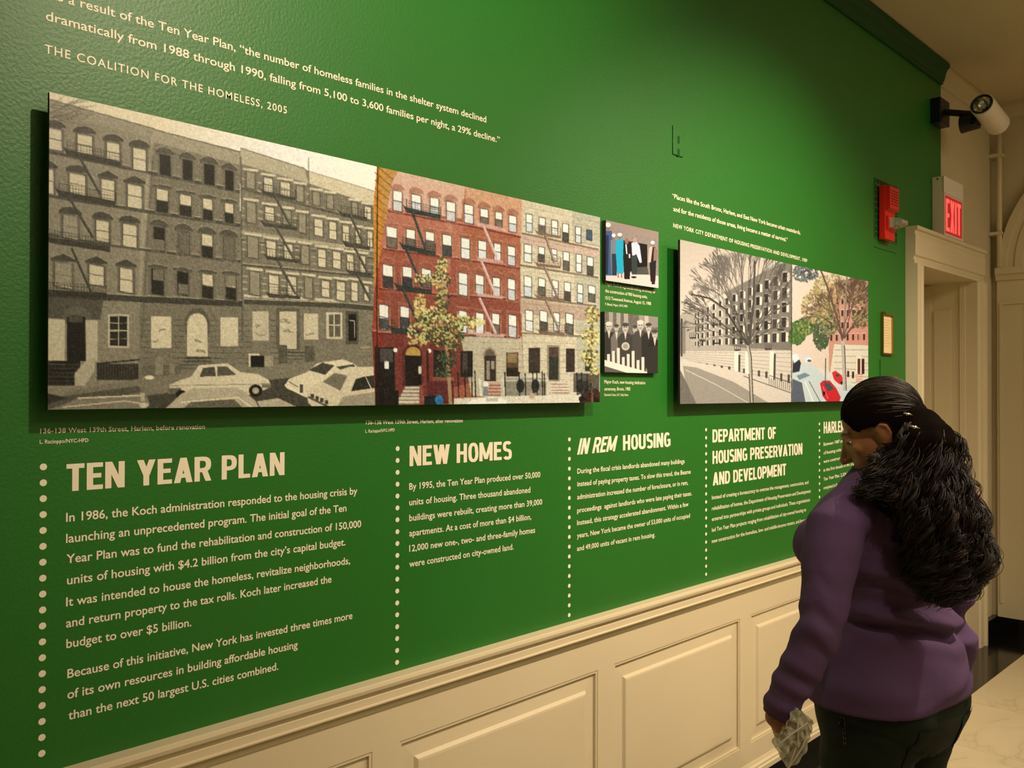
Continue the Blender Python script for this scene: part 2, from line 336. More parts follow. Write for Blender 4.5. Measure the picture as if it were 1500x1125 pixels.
def heading_obj(L, m, root):
    co, Fc, LI = heading_geo(L[0], wall_at(L[1], L[2]), wall_at(L[3], L[4]), cap_m(L[1], L[2], L[5]), shear=L[6] if len(L) > 6 else 0.0)
    h = empty('heading'); h.parent = root
    for li in sorted(set(LI)):
        fs = [f for f, l in zip(Fc, LI) if l == li]; ids = sorted({i for f in fs for i in f}); mp = {i: k for k, i in enumerate(ids)}
        me = bpy.data.meshes.new('letter'); me.from_pydata(co[ids].tolist(), [], [tuple(mp[i] for i in f) for f in fs]); link('letter', me, m, h)
CAP0 = None
def line_geo(body, p0, p1, cap, y=-0.0006, bold=0.0, shear=0.0, track=1.0, res=3):
    """p0, p1: where the baseline starts and ends on the wall plane; cap: capital height in metres."""
    global CAP0
    if CAP0 is None: CAP0 = text_mesh('H')[0][:, 1].max()
    co, polys = text_mesh(body, bold, shear, track, res)
    x0, x1 = co[:, 0].min(), co[:, 0].max()
    t = (co[:, 0] - x0) / (x1 - x0)
    X = p0[0] + t * (p1[0] - p0[0]); Z = p0[1] + t * (p1[1] - p0[1]) + co[:, 1] * cap / CAP0
    return np.stack([X, np.full_like(X, y), Z], 1), polys
def lines_obj(name, geos, m, parent):
    V, Fc, off = [], [], 0
    for v, p in geos:
        V.append(v); Fc += [tuple(i + off for i in q) for q in p]; off += len(v)
    V = np.concatenate(V); me = bpy.data.meshes.new(name); me.from_pydata(V.tolist(), [], Fc)
    o = link(name, me, m, parent)
    if name == 'paragraph': o['kind'] = 'stuff'
    return o
def cap_m(px, py, h):
    return abs(wall_at(px, py - h)[1] - wall_at(px, py)[1])
def block(label, heads, bodies, cat='lettering', name='wall_lettering', group=None, m=None, hbold=0.035, bbold=0.006, track=1.0):
    root = empty(name, label=label, cat=cat, group=group); m = m or M['vinyl']
    def geo(L, bold):
        s, x0, y0, x1, y1, cp = L[:6]; sh = L[6] if len(L) > 6 else 0.0; tr = L[7] if len(L) > 7 else track
        return line_geo(s, wall_at(x0, y0), wall_at(x1, y1), cap_m(x0, y0, cp), bold=bold, shear=sh, track=tr, res=4 if cp > 11 else 2)
    for L in heads: heading_obj(L, m, root)
    for para in bodies: lines_obj('paragraph', [geo(L, bbold) for L in para], m, root)
    return root
block('two-line quotation in cream letters above the large street photographs', [], [[
    ('As a result of the Ten Year Plan, \u201cthe number of homeless families in the shelter system declined', 67, -4, 712, 179.5, 13.5),
    ('dramatically from 1988 through 1990, falling from 5,100 to 3,600 families per night, a 29% decline.\u201d', 67, 29.3, 732, 209.5, 13.5)],
    [('THE COALITION FOR THE HOMELESS, 2005', 65.3, 77.3, 420, 166.7, 12.5, 0, 1.18)]], bbold=0.007)
block('largest heading block, Ten Year Plan, with ten lines of text at far left', [('TEN YEAR PLAN', 97, 720, 416.5, 695.6, 40)], [
    [('In 1986, the Koch administration responded to the housing crisis by', 96.6, 764.4, 523.2, 723.6, 12.8),
     ('launching an unprecedented program. The initial goal of the Ten', 96.6, 795.2, 507.2, 748.8, 12.8),
     ('Year Plan was to fund the rehabilitation and construction of 150,000', 97, 825.2, 528.8, 772, 12.8),
     ('units of housing with $4.2 billion from the city\u2019s capital budget.', 98, 856.3, 505.8, 798.6, 12.8),
     ('It was intended to house the homeless, revitalize neighborhoods,', 96.6, 888.2, 512.6, 825.8, 12.8),
     ('and return property to the tax rolls. Koch later increased the', 96.6, 919.3, 485.4, 853, 12.8),
     ('budget to over $5 billion.', 97, 949.4, 280, 917, 12.8)],
    [('Because of this initiative, New York has invested three times more', 98.5, 993.4, 516, 906.2, 12.8),
     ('of its own resources in building affordable housing', 98.5, 1023.7, 435.8, 949, 12.8),
     ('than the next 50 largest U.S. cities combined.', 100, 1054.5, 407.4, 980.8, 12.8)]], bbold=0.010)
block('New Homes heading block with six lines below the colour street photograph', [('NEW HOMES', 599.7, 683, 749.2, 672.6, 29.5)], [
    [('By 1995, the Ten Year Plan produced over 50,000', 599.3, 717.4, 791.2, 699, 9.4), ('units of housing. Three thousand abandoned', 599.3, 740.4, 776.6, 721.4, 9.4),
     ('buildings were rebuilt, creating more than 39,000', 599.3, 763.4, 794, 739, 9.4), ('apartments. At a cost of more than $4 billion,', 599.3, 785.8, 778, 760.8, 9.4),
     ('12,000 new one-, two- and three-family homes', 599.3, 808.2, 783.6, 780.2, 9.4), ('were constructed on city-owned land.', 599.3, 830.8, 752, 804.8, 9.4)]], bbold=0.010)
block('In Rem Housing heading block, partly italic, with seven lines below the small photographs',
    [('IN REM', 845.2, 666.1, 904.8, 660.4, 23.5, 0.28), ('HOUSING', 912.4, 659.8, 981.6, 654, 22)], [
    [('During the fiscal crisis landlords abandoned many buildings', 845.5, 693.8, 1002.6, 678.4, 7.2), ('instead of paying property taxes. To slow this trend, the Beame', 845.5, 712.6, 1011.5, 693.8, 7.2),
     ('administration increased the number of foreclosure, or in rem,', 845.4, 731.6, 1007.6, 709.8, 7.2), ('proceedings  against landlords who were late paying their taxes.', 845.3, 751.2, 1013.2, 725.5, 7.2),
     ('Instead, this strategy accelerated abandonment. Within a few', 845.2, 769.4, 1008.2, 741.4, 7.2), ('years, New York became the owner of 53,000 units of occupied', 845, 788.2, 1010.4, 758.2, 7.2),
     ('and 49,000 units of vacant in rem housing.', 845, 807.2, 959.2, 786.2, 7.2)]], bbold=0.012, hbold=0.03)
block('three-line Department of Housing Preservation heading with five small lines', [('DEPARTMENT OF', 1043.5, 648.2, 1136.4, 642.6, 19), ('HOUSING PRESERVATION', 1043.5, 679.8, 1175.1, 665.4, 19), ('AND DEVELOPMENT', 1044, 711.4, 1151.3, 695.8, 19)], [
    [('Instead of creating a bureaucracy to oversee the management, construction, and', 1042.6, 731.6, 1184, 708.6, 5.6), ('rehabilitation of homes, the Department of Housing Preservation and Development', 1042.6, 747.6, 1187.4, 721.4, 5.6),
     ('entered into partnerships with private groups and individuals. These organizations', 1042.6, 763.3, 1186.3, 734.2, 5.6), ('led Ten Year Plan projects ranging from rehabilitation of city-owned housing to', 1042.6, 779.2, 1180.7, 748.6, 5.6),
     ('new construction for the homeless, low- and middle-income renters, and buyers.', 1042.6, 795.5, 1182.6, 763.2, 5.6)]], bbold=0.012, hbold=0.03)
block('Harlem heading block partly hidden behind the head of the woman', [('HARLEM', 1206.4, 635, 1238, 632.6, 17)], [
    [('Between 1987 and 1989, thousands', 1206.3, 653.2, 1262, 642.5, 4.6), ('of housing units were developed and', 1206.3, 665.8, 1264, 654, 4.6), ('were constructed in Central Harlem', 1206.2, 678.4, 1262, 666, 4.6),
     ('in the first decade of the ongoing', 1206.2, 691, 1257, 679.5, 4.6), ('Ten Year Plan, 2,334 buildings with', 1206.2, 704.2, 1261, 691, 4.6), ('completed in East Harlem.', 1206.2, 717, 1240, 708.9, 4.6)]], bbold=0.012, hbold=0.03)
block('small three-line quotation in narrow letters above the tree-lined street photograph', [], [[
    ('\u201cPlaces like the South Bronx, Harlem, and East New York became urban wastelands,', 984.5, 290, 1172.5, 343.6, 6.6),
    ('and for the residents of those areas, living became a matter of survival.\u201d', 986.1, 308.9, 1153.5, 354.2, 6.6)],
    [('NEW YORK CITY DEPARTMENT OF HOUSING PRESERVATION AND DEVELOPMENT, 1989', 986.1, 333, 1182.1, 384.3, 6.0, 0, 1.12)]], bbold=0.014)
def caption(label, lines): return block(label, [], [lines], cat='caption', name='photo_caption', group='captions under the photographs', bbold=0.008)
caption('small caption under the left end of the large photo panel, before renovation', [('136-138 West 139th Street, Harlem, before renovation', 58.7, 634.9, 300, 628, 7.2), ('L. Racioppo/NYC-HPD', 58, 650, 129.4, 647.4, 5.6)])
caption('small caption under the colour half of the large photo panel, after renovation', [('136-138 West 139th Street, Harlem, after renovation', 535.9, 621.8, 677.6, 618.6, 5.8), ('L. Racioppo/NYC-HPD', 535, 634, 577.8, 631.8, 4.6)])
caption('four-line caption between the two small photographs', [('Mayor Koch at a groundbreaking ceremony for', 886.4, 417.6, 959.7, 429.8, 4.7), ('the construction of 900 housing units,', 886.4, 428, 948, 437.2, 4.7), ('1512 Townsend Avenue, August 15, 1988', 886.4, 438.4, 953.3, 447, 4.7), ('P. Blanck, Mayor, NYC-HPD', 886.4, 447, 919, 450.4, 3.4)])
caption('three-line caption below the lower small photograph', [('Mayor Koch, new housing dedication', 885, 561.5, 945, 562.9, 4.9), ('ceremony, Bronx, 1983', 885, 572, 923, 572, 4.9), ('Dominick Totino, N.Y. Daily News', 885, 580, 920, 580, 3.4)])
# dotted column rules
def dots(label, p0, p1, n, r, y=-0.0006):
    (xa, za), (xb, zb) = wall_at(*p0), wall_at(*p1); x = (xa + xb) / 2; bm = bmesh.new()
    for k in range(n):
        z = za + (zb - za) * k / (n - 1)
        vs = [bm.verts.new((x + r * math.cos(t), y, z + r * math.sin(t))) for t in [2 * PI * q / 20 for q in range(20)]]; bm.faces.new(vs)
    me = bpy.data.meshes.new('dotted_line'); bm.to_mesh(me); bm.free(); o = link('dotted_line', me, M['vinyl'])
    tag(o, label, 'dotted line', 'dotted vertical rules between text columns')
dots('dotted line left of the Ten Year Plan block, at far left', (61.3, 684), (63.2, 1103), 19, 0.0062)
dots('dotted line left of the New Homes block', (581.5, 657.2), (582.2, 970), 19, 0.0060)
dots('dotted line left of the In Rem Housing block', (834, 643.6), (833.5, 901), 19, 0.0060)
dots('dotted line left of the Department heading block', (1035.3, 629.4), (1033, 841.4), 19, 0.0060)
dots('dotted line left of the Harlem block, beside the woman', (1201, 621), (1199.5, 806), 20, 0.0060)
# ---------------------------------------------------------------- photographic prints
class Canvas:                          # a small painter; the picture becomes the colours of a fine flat grid mesh
    def __init__(s, x0, y0, x1, y1, ss=2, bg=(128, 128, 128)):
        s.x0, s.y0, s.ss = x0, y0, ss; s.W, s.H = int((x1 - x0) * ss), int((y1 - y0) * ss)
        s.a = np.empty((s.H, s.W, 3)); s.a[:] = bg
    def poly(s, pts, c, al=1.0, noise=0):
        P = (np.array(pts, float) - [s.x0, s.y0]) * s.ss
        xa, ya = np.floor(P.min(0)).astype(int) - 1; xb, yb = np.ceil(P.max(0)).astype(int) + 1
        xa, ya, xb, yb = max(xa, 0), max(ya, 0), min(xb, s.W), min(yb, s.H)
        if xa >= xb or ya >= yb: return
        X, Y = np.meshgrid(np.arange(xa, xb) + .5, np.arange(ya, yb) + .5); ins = np.zeros(X.shape, bool)
        n = len(P)
        for i in range(n):
            (ax, ay), (bx, by) = P[i], P[(i + 1) % n]
            if ay == by: continue
            ins ^= ((ay > Y) != (by > Y)) & (X < (bx - ax) * (Y - ay) / (by - ay) + ax)
        r = s.a[ya:yb, xa:xb]; col = np.array(c, float)
        if noise: col = col + rng.normal(0, noise, X.shape)[..., None]
        r[ins] = (r * (1 - al) + col * al)[ins] if not noise else (r * (1 - al) + col * al)[ins]
    def rect(s, x0, y0, x1, y1, c, al=1.0, sk=0.0, noise=0):   # sk: slope of the level edges
        s.poly([(x0, y0), (x1, y0 + sk * (x1 - x0)), (x1, y1 + sk * (x1 - x0)), (x0, y1)], c, al, noise)
    def line(s, pts, w, c, al=1.0):
        for (ax, ay), (bx, by) in zip(pts[:-1], pts[1:]):
            L = math.hypot(bx - ax, by - ay) or 1; nx, ny = -(by - ay) / L * w / 2, (bx - ax) / L * w / 2
            s.poly([(ax + nx, ay + ny), (bx + nx, by + ny), (bx - nx, by - ny), (ax - nx, ay - ny)], c, al)
    def ell(s, cx, cy, rx, ry, c, al=1.0, rot=0, noise=0):
        cr_, sr_ = math.cos(rot), math.sin(rot)
        s.poly([(cx + rx * math.cos(t) * cr_ - ry * math.sin(t) * sr_, cy + rx * math.cos(t) * sr_ + ry * math.sin(t) * cr_) for t in [2 * PI * i / 18 for i in range(18)]], c, al, noise)
    def grain(s, k, smooth=1):
        n = rng.normal(0, 1, s.a.shape[:2])
        for _ in range(smooth): n = (n + np.roll(n, 1, 0) + np.roll(n, 1, 1) + np.roll(n, -1, 0) + np.roll(n, -1, 1)) / 2.3
        s.a += (n * k)[..., None]
    def blur(s, n=1):
        for _ in range(n):
            p = np.pad(s.a, ((1, 1), (1, 1), (0, 0)), 'edge'); s.a = (p[1:-1, 1:-1] * 4 + p[:-2, 1:-1] + p[2:, 1:-1] + p[1:-1, :-2] + p[1:-1, 2:]) / 8
    def sample(s, x, y):
        X = np.clip((x - s.x0) * s.ss - .5, 0, s.W - 1.001); Y = np.clip((y - s.y0) * s.ss - .5, 0, s.H - 1.001)
        i, j = Y.astype(int), X.astype(int); fy, fx = (Y - i)[:, None], (X - j)[:, None]; a = s.a
        return (a[i, j] * (1 - fx) + a[i, j + 1] * fx) * (1 - fy) + (a[i + 1, j] * (1 - fx) + a[i + 1, j + 1] * fx) * fy
def lerp(a, b, t): return a + (b - a) * t
def homog(src, dst):
    A, b = [], []
    for (x, y), (u, v) in zip(src, dst):
        A += [[x, y, 1, 0, 0, 0, -u * x, -u * y], [0, 0, 0, x, y, 1, -v * x, -v * y]]; b += [u, v]
    return np.append(np.linalg.solve(np.array(A, float), np.array(b, float)), 1).reshape(3, 3)
PRINT_M = bpy.data.materials.new('photographic_print'); PRINT_M.use_nodes = True
_nt = PRINT_M.node_tree; _at = _nt.nodes.new('ShaderNodeVertexColor'); _at.layer_name = 'print'
_nt.links.new(_at.outputs['Color'], _nt.nodes['Principled BSDF'].inputs['Base Color']); _nt.nodes['Principled BSDF'].inputs['Roughness'].default_value = 0.45
_nt.nodes['Principled BSDF'].inputs['Specular IOR Level'].default_value = 0.25
WHITE = np.array([srgb(255, 226, 190)[i] for i in range(3)]); PG = 0.86
def print_mesh(name, cv, quad, xr, zr, y, res, parent, gain=1.0):
    """quad: the picture's corners TL, TR, BR, BL in the painter's frame; xr, zr: its rectangle on the board."""
    n, m_ = res; S, T = np.meshgrid(np.linspace(0, 1, n + 1), np.linspace(0, 1, m_ + 1))
    Hm = homog([(0, 0), (1, 0), (1, 1), (0, 1)], quad); s, t = S.ravel(), T.ravel()
    w = Hm[2, 0] * s + Hm[2, 1] * t + 1; X = (Hm[0, 0] * s + Hm[0, 1] * t + Hm[0, 2]) / w; Y = (Hm[1, 0] * s + Hm[1, 1] * t + Hm[1, 2]) / w
    c = np.clip(cv.sample(X, Y) / 255, 0, 1); lin = np.where(c <= 0.04045, c / 12.92, ((c + 0.055) / 1.055) ** 2.4)
    alb = np.clip(lin / WHITE * PG * gain, 0.004, 0.92)
    co = np.stack([xr[0] + s * (xr[1] - xr[0]), np.full_like(s, y), zr[1] + t * (zr[0] - zr[1])], 1)
    i = np.arange(m_)[:, None] * (n + 1) + np.arange(n)[None, :]; i = i.ravel()
    quads = np.stack([i, i + n + 1, i + n + 2, i + 1], 1)
    me = bpy.data.meshes.new(name); me.vertices.add(len(co)); me.vertices.foreach_set('co', co.ravel())
    me.loops.add(quads.size); me.loops.foreach_set('vertex_index', quads.ravel().astype(np.int32))
    me.polygons.add(len(quads)); me.polygons.foreach_set('loop_start', np.arange(0, quads.size, 4, dtype=np.int32)); me.polygons.foreach_set('loop_total', np.full(len(quads), 4, dtype=np.int32))
    me.update(); at_ = me.color_attributes.new('print', 'FLOAT_COLOR', 'POINT')
    at_.data.foreach_set('color', np.concatenate([alb, np.ones((len(alb), 1))], 1).ravel().astype(np.float32))
    return link(name, me, PRINT_M, parent)
# --- large panel, left half: old street front in sepia tones
cv = Canvas(50, 125, 900, 610, 2, (120, 105, 80))
def g(v, w=1.0): return (v * 1.07, v * .95 + 2, v * .74)
cv.poly([(60, 128), (560, 236), (560, 300), (50, 200)], g(214)); [cv.poly([(x, 130), (x + 21, 130), (x + 21, 310), (x, 310)], tuple(lerp(a_, b_, (x - 220) / 330) for a_, b_ in zip(g(214), (248, 238, 230)))) for x in range(220, 560, 20)]
def facade(poly_, v, nz=9): cv.poly(poly_, g(v), noise=nz)
facade([(55, 146), (73, 149), (226, 190), (203, 500), (200, 580), (55, 590)], 132)
facade([(226, 192), (352, 222), (350, 300), (355, 560), (200, 570), (203, 440)], 116)
facade([(351, 217), (446, 246), (452, 250), (525, 271), (552, 279), (550, 560), (355, 560)], 118)
cv.poly([(351, 217), (446, 246), (452, 268), (351, 240)], g(168), noise=6); cv.poly([(452, 250), (525, 271), (552, 279), (552, 300), (452, 268)], g(196), noise=5)
cv.poly([(226, 192), (350, 224), (350, 242), (224, 210)], g(150), noise=7); cv.poly([(73, 149), (226, 190), (224, 206), (72, 168)], g(142), noise=6)
cv.poly([(206, 300), (226, 195), (221, 200), (206, 440), (200, 440)], g(168), .5)
for k in range(16):                    # masonry courses on the right-hand blocks
    y = 268 + k * 12.5; cv.line([(353, y), (450, y + 21 - k * .7), (550, y + 44 - k * 1.9)], 1.0, g(92), .5)
for y0 in (262, 275, 305, 316, 355, 366, 405, 414, 424):
    cv.line([(352, y0), (398, y0 + 10 * (1 - (y0 - 262) / 260)), (452, y0 + 22 * (1 - (y0 - 262) / 260))], 2.2, g(190), .75)
for y0 in (322, 333, 376, 386, 415, 425): cv.line([(455, y0), (550, y0 + 17 * (1 - (y0 - 300) / 220))], 1.8, g(178), .6)
for x, a in ((205, .5), (352, .8), (452, .5)): cv.line([(x + (18 if x < 300 else 0), 230), (x, 500)], 2, g(80), a)
cv.line([(74, 150), (226, 191)], 1.5, g(90)); cv.line([(226, 192), (352, 223)], 1.5, g(90)); cv.line([(351, 217), (446, 246)], 1.5, g(110)); cv.line([(452, 250), (525, 271), (551, 279)], 1.2, g(140))
for pts, w, v in (([(69, 226), (310, 273), (350, 282)], 5, 62), ([(68, 290), (200, 310), (350, 331)], 5, 60), ([(67, 346), (160, 362), (310, 380), (350, 384)], 4, 66), ([(66, 433), (200, 440), (352, 446)], 9, 48),
                  ([(352, 276), (408, 291), (504, 315), (548, 324)], 4, 80), ([(352, 352), (450, 366), (548, 378)], 3, 76), ([(353, 389), (450, 397), (548, 406)], 3, 70), ([(355, 443), (500, 448), (548, 452)], 7, 58)):
    cv.line(pts, w, g(v), .85); cv.line([(x, y - w / 2 - .8) for x, y in pts], 1.4, g(185), .65)
cv.line([(352, 341), (450, 354), (548, 366)], 5, g(178), .7); cv.line([(355, 434), (500, 441)], 4, g(205), .9)
def wn(x0, y0, x1, y1, kind='w', sk=.18, hood=1, fr=92):
    k = x1 - x0
    if hood == 1:
        top = [(x0 - 6, y0 - 7), (x0 - 1, y0 - 10.5), ((x0 + x1) / 2, y0 - 11.5), (x1 + 1, y0 - 8), (x1 + 6, y0 - 3)] if (y0 < 262 and x0 < 360) or 313 < y0 < 378 else [(x0 - 6, y0 - 6), ((x0 + x1) / 2, y0 - 12 if x0 < 215 else y0 - 6.5), (x1 + 6, y0 - 3)]
        cv.poly([(x0 - 6, y0 - 1)] + top + [(x1 + 6, y0 + 1)], g(fr - 26)); cv.line(top, 1.1, g(165), .75)
    if hood == 2: cv.line([(x0 - 5, y0 - 4), (x1 + 5, y0 - 4 + sk * k)], 3.4, g(200))
    if hood: cv.rect(x0 - 4, y0 - 3, x1 + 4, y1 + 2, g(fr), .8, sk)
    cv.rect(x0 - 1, y0 - 1, x1 + 1, y1 + 1, g(60), 1, sk); v = {'w': 200, 'd': 30, 'g': 140, 'h': 198, 'm': 100}[kind]
    cv.rect(x0, y0, x1, y1, g(v), 1, sk, noise=5); ym = (y0 + y1) / 2
    if kind == 'h': cv.rect(x0, ym, x1, y1, g(36), 1, sk)
    if kind in 'wh': cv.line([(x0, ym), (x1, ym + sk * k)], 1.3, g(80))
    if kind == 'w': cv.rect(x0, y0, x1, y0 + 1.5, g(110), .8, sk)
for r in ((72, 191, 90, 222), (113, 199, 134, 229), (156, 210, 174, 239), (194, 218, 212, 250), (66, 250, 78, 286), (102, 256, 124, 288), (148, 264, 166, 295), (186, 271, 206, 305), (92, 317, 113, 350), (140, 324, 158, 355), (179, 329, 198, 362), (80, 386, 104, 421), (130, 389, 150, 418), (174, 393, 192, 428)): wn(*r)
for r in ((92, 317, 113, 350), (80, 386, 104, 421)): cv.rect(*r, g(128), .75, .1)
for r, k in (((233, 228, 248, 257), 'd'), ((267, 235, 280, 264), 'd'), ((298, 241, 312, 270), 'd'), ((329, 250, 340, 278), 'd'), ((228, 278, 244, 311), 'h'), ((262, 286, 278, 316), 'h'), ((296, 292, 309, 322), 'h'), ((328, 298, 340, 326), 'h'),
             ((224, 334, 239, 368), 'd'), ((260, 340, 275, 372), 'm'), ((294, 344, 309, 377), 'h'), ((326, 348, 341, 380), 'm'), ((220, 395, 237, 431), 'd'), ((258, 399, 273, 432), 'd'), ((294, 402, 309, 436), 'h'), ((329, 404, 343, 438), 'h')): wn(*r, kind=k, fr=104)
for r in ((222, 352, 239, 368), (222, 396, 237, 412), (328, 404, 343, 420), (259, 417, 273, 432)): cv.rect(*r, g(120), .9, .1)
C_ = [((360, 252, 372, 275), 'g'), ((386, 259, 398, 281), 'w'), ((410, 265, 424, 288), 'w'), ((434, 271, 444, 294), 'g'), ((360, 296, 373, 326), 'g'), ((387, 302, 400, 322), 'w'), ((413, 307, 425, 328), 'g'), ((437, 313, 447, 340), 'g'),
      ((361, 347, 376, 377), 'g'), ((389, 352, 402, 376), 'w'), ((415, 356, 427, 380), 'w'), ((440, 359, 451, 386), 'g'), ((364, 398, 378, 431), 'g'), ((392, 402, 406, 430), 'w'), ((420, 404, 432, 432), 'w'), ((445, 406, 456, 436), 'g'),
      ((458, 280, 468, 299), 'g'), ((479, 284, 488, 304), 'g'), ((516, 295, 524, 316), 'g'), ((535, 300, 544, 319), 'w'), ((460, 319, 472, 344), 'w'), ((482, 323, 492, 349), 'w'), ((502, 328, 511, 352), 'w'), ((521, 334, 528, 356), 'w'), ((539, 337, 546, 360), 'w'),
      ((465, 364, 476, 390), 'w'), ((487, 367, 498, 392), 'w'), ((508, 371, 517, 395), 'w'), ((527, 373, 535, 398), 'w'), ((470, 410, 481, 434), 'w'), ((492, 411, 504, 439), 'w'), ((514, 412, 523, 440), 'w'), ((533, 417, 540, 440), 'w')]
for r, k in C_: wn(*r, kind=k, hood=2, fr=108)
def escape_(pl, lad, c, w=5, rails=True):
    for (ax, ay), (bx, by) in pl:
        cv.poly([(ax - 6, ay - 6), (ax, ay - 2), (bx, by - 2), (bx, by + w - 1), (ax, ay + w)], c, .92)
        if rails:
            for q in range(1, 4): cv.line([(ax, ay - 4 * q), (bx, by - 4 * q)], .8, c, .55)
            nb = int((bx - ax) / 4)
            for q in range(nb + 1): x = lerp(ax, bx, q / nb); y = lerp(ay, by, q / nb); cv.line([(x, y - 13), (x, y)], .7, c, .5)
            cv.line([(ax, ay - 14), (ax, ay)], 1.4, c); cv.line([(bx, by - 14), (bx, by)], 1.4, c)
    for a, b in lad: cv.line([a, b], 3.6, c, .95); cv.line([(a[0] + 1, a[1]), (b[0] + 1, b[1])], 1, [min(255, q * 2.2 + 30) for q in c], .5)
escape_([((98, 224), (176, 241)), ((86, 284), (168, 299)), ((72, 352), (160, 366)), ((66, 428), (154, 433))], [((112, 226), (146, 288)), ((99, 290), (136, 352)), ((104, 366), (132, 430))], g(46), 7)
escape_([((384, 281), (432, 291)), ((385, 328), (434, 335)), ((389, 377), (438, 383)), ((392, 433), (438, 436))], [((400, 284), (424, 330)), ((402, 331), (428, 378)), ((404, 380), (431, 431))], g(58), 4)
escape_([((500, 312), (538, 319)), ((506, 357), (542, 363)), ((511, 398), (545, 402))], [((513, 313), (532, 356)), ((517, 358), (538, 398)), ((522, 400), (542, 440))], g(56), 4)
cv.poly([(66, 437), (150, 440), (145, 470), (66, 468)], g(56), .7)
# ground floor
cv.ell(111, 466, 20, 16, g(95)); cv.rect(70, 470, 94, 540, g(192), noise=4); cv.rect(124, 471, 141, 530, g(184), noise=4); cv.rect(97, 466, 124, 530, g(22)); cv.rect(100, 464, 120, 474, g(70))
cv.rect(156, 462, 187, 511, g(186)); cv.rect(159, 465, 184, 508, g(36)); cv.line([(171.5, 464), (171.5, 508)], 1.2, g(190)); cv.line([(158, 486), (185, 486)], 2, g(190)); cv.line([(158, 475), (185, 475)], .9, g(170)); cv.line([(158, 498), (185, 498)], .9, g(170))
for y in range(470, 540, 8): cv.line([(204, y), (218, y)], .8, g(80)); cv.line([(250, y), (268, y)], .8, g(80)); cv.line([(302, y), (352, y)], .8, g(84)); cv.line([(355, y), (365, y)], .8, g(80)); cv.line([(393, y), (405, y)], .8, g(80))
cv.rect(219, 465, 248, 511, g(208), noise=4); cv.ell(286, 478, 19, 26, g(90)); cv.ell(286, 478, 15, 18, g(205)); cv.rect(271, 478, 301, 523, g(205), noise=4)
cv.rect(320, 466, 346, 508, g(202), noise=4); cv.rect(367, 457, 391, 500, g(186), noise=5); cv.rect(402, 452, 437, 514, g(92)); cv.rect(407, 457, 432, 512, g(192), noise=5); cv.rect(443, 460, 464, 498, g(196), noise=5)
for cx, cy in ((233, 485), (228, 500), (290, 515), (285, 500), (378, 490), (372, 478), (412, 470), (420, 486), (424, 474), (452, 490)):
    p = [(cx + rng.uniform(-8, 8), cy + rng.uniform(-3, 3)) for _ in range(6)]; cv.line(p, 1.2, g(110), .8)
cv.rect(476, 458, 500, 497, g(196)); cv.rect(480, 461, 497, 494, g(90)); cv.line([(488, 460), (488, 495)], 1.5, g(205)); cv.line([(479, 477), (498, 477)], 1.5, g(205))
cv.rect(505, 456, 524, 505, g(80)); cv.rect(509, 460, 521, 500, g(24)); cv.line([(511, 470), (518, 470), (518, 495)], 1.2, g(190))
for k in range(4): cv.rect(526 - k * 3, 508 + k * 5, 541, 511 + k * 5, g(150 - 12 * k)); cv.rect(418 - k * 2, 516 + k * 5, 448 + k, 518 + k * 5, g(66 + 14 * k)); cv.rect(268 - k * 3, 524 + k * 5, 306, 527 + k * 5, g(60 + 12 * k))
cv.rect(405, 506, 418, 536, g(84)); cv.rect(444, 508, 458, 532, g(84))
for k in range(6): cv.rect(70, 530 + 6 * k, 116 - k, 534 + 6 * k, g(30 + (k % 2) * 18))
cv.rect(66, 530, 116, 566, g(26), .7); cv.poly([(108, 548), (124, 530), (138, 524), (136, 545), (122, 566), (108, 566)], g(176), noise=4)
cv.rect(140, 534, 200, 558, g(58), noise=8); [cv.line([(142 + 4 * k, 534), (142 + 4 * k, 556)], 1, g(26)) for k in range(15)]
cv.line([(140, 534), (202, 528)], 2.2, g(30)); cv.rect(206, 536, 262, 552, g(100), noise=9); cv.rect(224, 524, 236, 550, g(132)); cv.rect(245, 534, 253, 549, g(130))
# pavement, roadway
cv.poly([(62, 585), (110, 572), (200, 556), (345, 538), (552, 524), (552, 545), (350, 560), (240, 575), (62, 600)], g(122), noise=6)
cv.poly([(62, 600), (240, 577), (350, 562), (552, 540), (552, 612), (50, 612)], g(66), noise=6); cv.poly([(62, 585), (200, 566), (205, 575), (130, 590), (62, 600)], g(84))
cv.rect(361, 519, 377, 538, g(205)); cv.rect(364, 522, 384, 539, g(20)); cv.rect(385, 522, 397, 538, g(150)); cv.ell(216, 554, 7, 3, g(225))
# cars
cv.poly([(244, 577), (245, 565), (262, 557), (277, 553), (288, 536), (330, 533), (349, 546), (376, 549), (391, 558), (394, 567), (380, 574), (357, 580), (330, 577)], g(206), noise=3)
cv.poly([(289, 553), (294, 540), (311, 538), (313, 552)], g(72)); cv.poly([(315, 552), (315, 538), (329, 538), (343, 550)], g(82)); cv.line([(246, 566), (391, 563)], 1, g(120)); cv.rect(380, 564, 394, 569, g(110)); cv.rect(244, 569, 262, 578, g(96))
cv.ell(371, 573, 10, 9, g(24)); cv.ell(371, 573, 5, 4.6, g(170)); cv.ell(262, 578, 8, 6, g(26))
cv.poly([(66, 601), (90, 594), (112, 584), (200, 579), (213, 582), (216, 592), (205, 602)], g(126), noise=5); cv.line([(112, 584), (205, 580)], 2, g(215)); cv.line([(90, 597), (180, 588), (206, 592)], 1.6, g(205)); cv.rect(203, 577, 209, 588, g(180)); cv.ell(208, 594, 7, 4, g(190)); cv.poly([(60, 575), (100, 584), (75, 590), (60, 598)], g(48))
